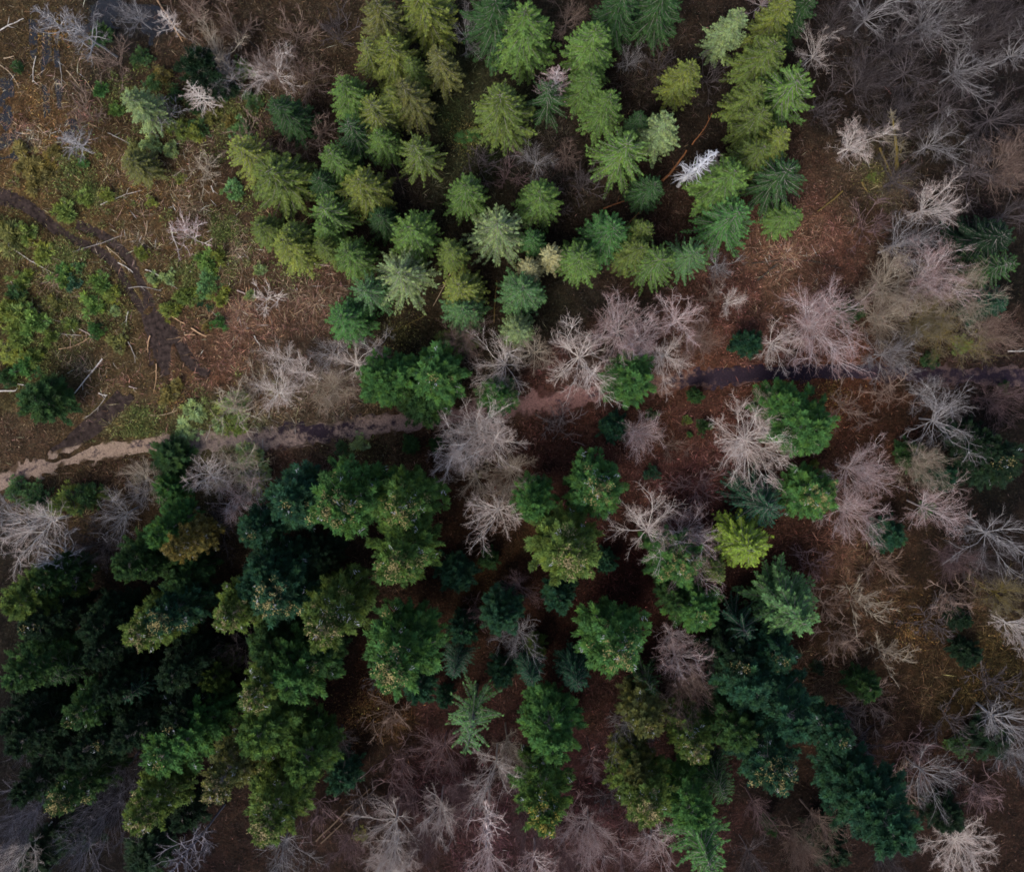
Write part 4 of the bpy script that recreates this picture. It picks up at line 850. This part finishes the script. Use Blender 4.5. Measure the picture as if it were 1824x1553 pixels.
LOGS = [(12, 437, 95, 487, 3.2, 'w'), (57, 433, 92, 442, 3, 'w'), (108, 455, 218, 419, 2.4, 'g'), (210, 468, 237, 485, 3, 'w'), (260, 480, 316, 515, 3, 'w'), (229, 513, 287, 519, 2.4, 'g'), (304, 401, 318, 448, 3.2, 'w'), (263, 394, 254, 433, 2.6, 't'), (368, 414, 440, 362, 2.4, 'g'), (183, 639, 126, 712, 4.2, 'w'),
 (131, 581, 171, 604, 3.2, 'p'), (84, 588, 146, 597, 3.6, 'g'), (105, 622, 160, 601, 2.8, 'o'), (229, 555, 225, 580, 3.4, 'w'), (228, 609, 241, 646, 2.6, 'g'), (268, 598, 264, 628, 3.6, 'o'), (279, 648, 275, 698, 3, 'o'), (305, 562, 330, 577, 4, 'o'), (340, 584, 366, 600, 5, 'o'), (329, 597, 347, 596, 3.6, 'o'),
 (190, 705, 150, 746, 2.4, 'g'), (267, 739, 316, 730, 3, 't'), (404, 685, 425, 705, 3, 't'), (-5, 696, 29, 696, 5.5, 'w'), (32, 684, 100, 687, 2.6, 'w'), (452, 598, 463, 615, 3, 'w'), (438, 512, 445, 556, 3, 'o'), (421, 517, 436, 523, 4.5, 'p'), (176, 700, 192, 704, 3.4, 'w'), (231, 688, 245, 692, 3, 'p'),
 (18, 501, 116, 575, 2.2, 'g'), (189, 439, 224, 470, 2.6, 't'), (447, 658, 471, 675, 2.6, 't'), (-5, 57, 41, 33, 4, 'w'), (63, 100, 59, 147, 2.6, 'w'), (105, 110, 109, 156, 2.4, 'g'), (-4, 114, 32, 157, 3, 't'), (118, 126, 142, 155, 3, 't'), (152, 142, 184, 190, 2.4, 't'), (68, 226, 87, 243, 3.5, 't'), (125, 305, 141, 320, 3.6, 'o'), (41, 238, 55, 238, 5, 'o'), (158, 220, 172, 226, 3.4, 'o'), (179, 366, 253, 339, 2.8, 'w'), (376, 331, 380, 343, 3.6, 'w'), (276, -4, 325, 75, 5, 'o'), (192, 237, 237, 259, 2.6, 'g'), (5, 104, 24, 100, 3.6, 't'), (420, 50, 465, 95, 3, 'k'),
 (1180, 322, 1223, 268, 8, 'r'), (1232, 258, 1268, 202, 3.2, 'r'), (1075, 372, 1112, 358, 5, 'r'), (1122, 396, 1142, 374, 4, 'r'), (1568, 263, 1602, 345, 6.5, 'm'), (1612, 245, 1597, 300, 6, 'm'), (1536, 324, 1547, 342, 7, 'm'), (1555, 308, 1581, 305, 5, 'm'), (1502, 340, 1457, 376, 5.5, 'm'), (563, 1498, 658, 1406, 6, 'b'), (572, 1502, 664, 1414, 5, 'b'), (882, 960, 813, 1002, 5, 'b'), (1797, 626, 1840, 625, 3.4, 'w'), (468, 782, 470, 830, 2.4, 'g'), (510, 800, 555, 790, 2.6, 'b'), (700, 590, 760, 560, 3, 'm'), (880, 575, 886, 500, 4, 'm'), (1410, 250, 1345, 175, 2.6, 'b'), (1385, 470, 1350, 500, 6, 'k'), (1340, 470, 1500, 478, 3, 'k'), (810, 470, 772, 545, 3.4, 't'), (696, 290, 720, 345, 3, 'p'), (560, 470, 588, 474, 4, 'p')]
LOGCOL = {'w': ((0.52, 0.48, 0.44), 'white thin'), 'g': ((0.30, 0.27, 0.25), 'grey thin'), 't': ((0.36, 0.27, 0.18), 'tan thin'), 'p': ((0.42, 0.33, 0.30), 'pinkish grey'), 'o': ((0.46, 0.29, 0.17), 'orange barked'), 'r': ((0.26, 0.11, 0.045), 'rust orange'), 'm': ((0.14, 0.10, 0.03), 'mossy yellow'), 'b': ((0.09, 0.06, 0.04), 'dark brown'), 'k': ((0.04, 0.035, 0.03), 'blackish')}

def build_logs():
    for i, (x0, y0, x1, y1, wpx, ck) in enumerate(LOGS):
        g = np.random.default_rng(3000 + i)
        a, b = P(x0, y0, 0.3), P(x1, y1, 0.3)
        n = 9
        s = np.linspace(0, 1, n)
        L = np.linalg.norm(b - a)
        sv = norm(np.cross(b - a, [0, 0, 1.0]))
        bow = g.normal(0, 0.05 if wpx < 4 else 0.012) * L
        pts = a + (b - a) * s[:, None] + sv * (bow * np.sin(s * math.pi) + g.normal(0, 0.012 * L ** 0.5, n))[:, None]
        r = wpx / 40 * np.interp(s, [0, 1], [1.0, 0.55]) * 0.9
        pts[:, 2] = ground_z(pts[:, 0], pts[:, 1]) + r * 0.8 + 0.12 + g.uniform(0, 0.1)
        mid = pts.mean(0)
        q = pts - mid
        v, f = tubes(q[:-1], q[1:], r[:-1], r[1:], 7)
        caps = []
        for e, rr, tt in ((0, r[0], -1), (-1, r[-1], 1)):     # blunt sawn ends
            ax = norm(q[e] - q[e + (1 if e == 0 else -1)])
            caps.append(tubes(q[e][None], (q[e] + ax * 0.02)[None], [rr], [0.004], 7))
        v, f, _ = join([(v, f)] + caps)
        o = bpy.data.objects.new('fallen_log', mesh_np('fallen log', v, f, M_WOOD, smooth=False))
        o.location = mid
        o.color = (*LOGCOL[ck][0], 1)
        COL.objects.link(o)
        for _ in range(min(3, 1 + int(L / 3))):
            t = g.uniform(0.2, 0.95)
            oo = np.array([np.interp(t, s, q[:, c]) for c in range(3)])
            d = norm((b - a) / L * 0.8 + sv * g.choice([-1, 1]) * g.uniform(0.4, 1) + np.array([0, 0, 1]) * g.uniform(0, 0.5))
            e1 = oo + d * g.uniform(0.3, 0.8); e2 = e1 + norm(d + g.normal(0, 0.3, 3)) * g.uniform(0.2, 0.5)
            bo = bpy.data.objects.new('branch', mesh_np('log branch', *tubes([oo, e1], [e1, e2], [0.032, 0.02], [0.02, 0.006], 4), M_WOOD))
            bo.parent = o; bo.color = o.color
            COL.objects.link(bo)
        o['category'] = 'log'; o['group'] = GROUPS['fallen_log']
        look = ('long ' if math.hypot(x1 - x0, y1 - y0) > 60 else 'short ' if math.hypot(x1 - x0, y1 - y0) < 25 else '') + LOGCOL[ck][1]
        THINGS.append([o, look, 'log', (x0 + x1) / 2, (y0 + y1) / 2, None])

def build_trees():
    for r in SPRUCES:
        place('spruce_tree', r[5], *r[:5], label=r[6] if len(r) > 6 else None)
    for r in FIRS:
        place('fir_tree' if r[5][0] != 's' and r[5][0] != 'x' else 'spruce_tree', r[5], *r[:5], label=r[6] if len(r) > 6 else None,
              cones={'M': (0.20, 0.14, 0.03), 'Y': (0.42, 0.33, 0.06), 'O': (0.34, 0.25, 0.13), 'V': (0.27, 0.215, 0.10)}.get(r[4]))
    for r in BARE:
        place('bare_tree' if r[5][0] != 'g' else 'bare_shrub', r[5], *r[:5], label=r[6] if len(r) > 6 else None, zref=0.6)
    for r in SNAGS:
        place('spruce_tree' if r[5][0] == 's' else 'bare_tree', r[5], *r[:5], label=r[6], zref=1.0)
    place('bare_tree', 'r0', 992, 118, 54, 20, 'p', label='pink larch, feathery and leafless between two tall spruces', zref=0.9)
    place('bare_tree', 'n0', 1668, 268, 60, 14, 'm', label='leaning mossy trunk with short side branches in the leafless wood', zref=0.95, lean=(-0.32, -0.36))
    for i, (px, py, d, ck, h, *lab) in enumerate(BUSHES):
        place('green_bush', f'y{i % 2}' if h >= 3 else f'u{i % 4}', px, py, d * (1.25 if px < 480 else 1.0), h * 1.15, ck, label=lab[0] if lab else None, zref=0.5)

# ------------------------------------------------------------------ undergrowth and scattered wood (countless)
def scatter(name, n, seed, region, size, width, height, gain, pale=0.1, flat=0.4, flat_col=None, margin=1.15, clump=0):
    g = np.random.default_rng(seed)
    if region is None:
        x, y = g.uniform(-84, 84, n), g.uniform(-78, 62, n)
        if clump:
            k = g.integers(0, clump, n)
            cx, cy = x[k], y[k]
            x, y = cx + g.normal(0, 0.35, n), cy + g.normal(0, 0.35, n)
    else:
        k = g.integers(0, len(region), n)
        rc = np.array([[*P(a, b)[:2], r / 14] for a, b, r in region])
        rad = np.abs(g.normal(0, 0.62, n)) * rc[k, 2]; an = g.random(n) * 6.28
        x, y = rc[k, 0] + rad * np.cos(an), rc[k, 1] + rad * np.sin(an)
        if clump:
            k = g.integers(0, clump, n)
            cr = g.uniform(0.15, 0.55, clump)
            cx, cy = x[k], y[k]
            x, y = cx + g.normal(0, 1, n) * cr[k], cy + g.normal(0, 1, n) * cr[k]
    keep = line_dist(x, y, PATH) > margin * (0.75 + 0.5 * N3(x, y, 1.2))
    for r in RUTS: keep &= (line_dist(x, y, r) > 0.35 + 0.5 * g.random(n)) | (g.random(n) < 0.12)
    dens = N1(x, y, 5.0) * 0.6 + N3(x, y, 1.7) * 0.5
    keep &= g.random(n) < np.clip(dens * 1.5 - 0.2, 0.1, 1)
    x, y = x[keep], y[keep]; n = len(x)
    z = ground_z(x, y)
    az = g.random(n) * 6.28
    if clump: az = np.arctan2(y - cy[keep], x - cx[keep]) + g.normal(0, 0.5, n)
    el = np.abs(g.normal(0, flat, n))
    d = np.stack([np.cos(az) * np.cos(el), np.sin(az) * np.cos(el), np.sin(el)], 1)
    L = size * g.uniform(0.4, 1.5, n)
    p = np.stack([x, y, z + g.uniform(0, height, n)], 1)
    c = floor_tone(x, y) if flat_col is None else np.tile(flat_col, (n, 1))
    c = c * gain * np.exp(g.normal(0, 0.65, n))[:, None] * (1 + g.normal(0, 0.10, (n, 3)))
    c = np.where((g.random(n) < pale)[:, None], c * 2.2 + 0.01, c)
    v, f, _ = blades(p, d, g.normal(0, 0.5, (n, 3)) + [0, 0, 1], L, np.full(n, width) * g.uniform(0.6, 1.5, n), np.zeros(n))
    o = bpy.data.objects.new(name, mesh_np(name, v, f, M_TONE, col=np.repeat(np.clip(c, 0.003, 0.6), 4, 0)))
    o['kind'] = 'stuff'
    COL.objects.link(o)

def build_scatter():
    scatter('undergrowth', 300000, 11, None, 0.50, 0.045, 0.40, 1.3, pale=0.08, flat=0.5)
    scatter('leaf_litter', 200000, 12, None, 0.15, 0.11, 0.10, 1.2, pale=0.06, flat=0.3, margin=0.6)
    slash = [(420, 640, 60), (350, 640, 60), (300, 680, 60), (440, 560, 40), (280, 620, 40), (40, 225, 30), (155, 205, 30), (380, 690, 60), (220, 680, 60), (330, 600, 40), (470, 600, 50)]
    scatter('wood_debris', 6500, 13, slash, 0.7, 0.05, 0.25, 0.8, pale=0.16, flat=0.2, flat_col=(0.15, 0.08, 0.055))
    thin = [(100, 500, 120), (250, 430, 120), (350, 380, 90), (100, 150, 110), (150, 650, 120), (60, 250, 80), (250, 300, 100), (420, 450, 80), (520, 520, 60), (330, 250, 80)]
    scatter('dead_stems', 9000, 14, thin, 1.2, 0.032, 0.5, 1.0, pale=0.2, flat=0.2, flat_col=(0.15, 0.11, 0.075))
    herb = [(80, 560, 90), (120, 460, 80), (180, 530, 60), (60, 640, 60), (340, 500, 60), (300, 230, 90), (240, 170, 80), (160, 350, 60), (420, 210, 60), (30, 420, 50), (390, 740, 60), (250, 765, 60), (1560, 315, 30), (1730, 610, 40), (830, 245, 30), (640, 800, 60), (720, 600, 50)]
    scatter('low_herbs', 48000, 15, herb, 0.30, 0.05, 0.55, 1.0, pale=0.1, flat=0.6, flat_col=(0.085, 0.078, 0.026))
    rust = [(60, 290, 50), (90, 250, 40), (310, 700, 40), (100, 60, 60), (60, 180, 50), (250, 330, 60), (1620, 1130, 60), (650, 1260, 60), (1480, 700, 60), (1760, 1190, 60)]
    scatter('dead_bracken', 15000, 16, rust, 0.34, 0.06, 0.3, 0.9, pale=0.08, flat=0.5, flat_col=(0.125, 0.072, 0.024))
    scatter('low_shrubbery', 90000, 18, [(a, b, r * 1.1) for a, b, r in herb[:12]] + [(480, 330, 60), (400, 420, 60), (130, 300, 60), (520, 480, 40)], 0.30, 0.05, 0.7, 1.0, pale=0.1, flat=0.7, flat_col=(0.066, 0.080, 0.024), clump=750)
    brush = [(1560, 1060, 120), (1650, 1250, 120), (1700, 1400, 110), (1500, 980, 70), (1780, 1180, 90), (1480, 1220, 60), (1560, 1300, 80), (1730, 1080, 90), (760, 1380, 110), (880, 1480, 110), (1060, 1450, 90), (700, 1290, 70), (1700, 150, 160), (1560, 120, 120), (1780, 330, 120), (1600, 330, 90), (1400, 460, 80), (1700, 660, 110), (500, 700, 110), (620, 680, 90), (430, 560, 80), (560, 540, 60), (1240, 860, 90), (540, 120, 110), (540, 270, 80), (960, 320, 90), (1180, 150, 90), (700, 330, 60), (380, 860, 90), (200, 930, 120)]
    scatter('bare_brush', 90000, 19, brush, 1.3, 0.024, 0.6, 2.6, pale=0.18, flat=0.6, clump=1500)
    # leafless scrub: bundles of arching stems between the trees
    scatter('scrub_stems', 110000, 17, None, 1.0, 0.026, 0.3, 2.2, pale=0.12, flat=0.55, clump=3200)

build_ground()
build_paths()
build_trees()
build_logs()
build_scatter()
write_labels()
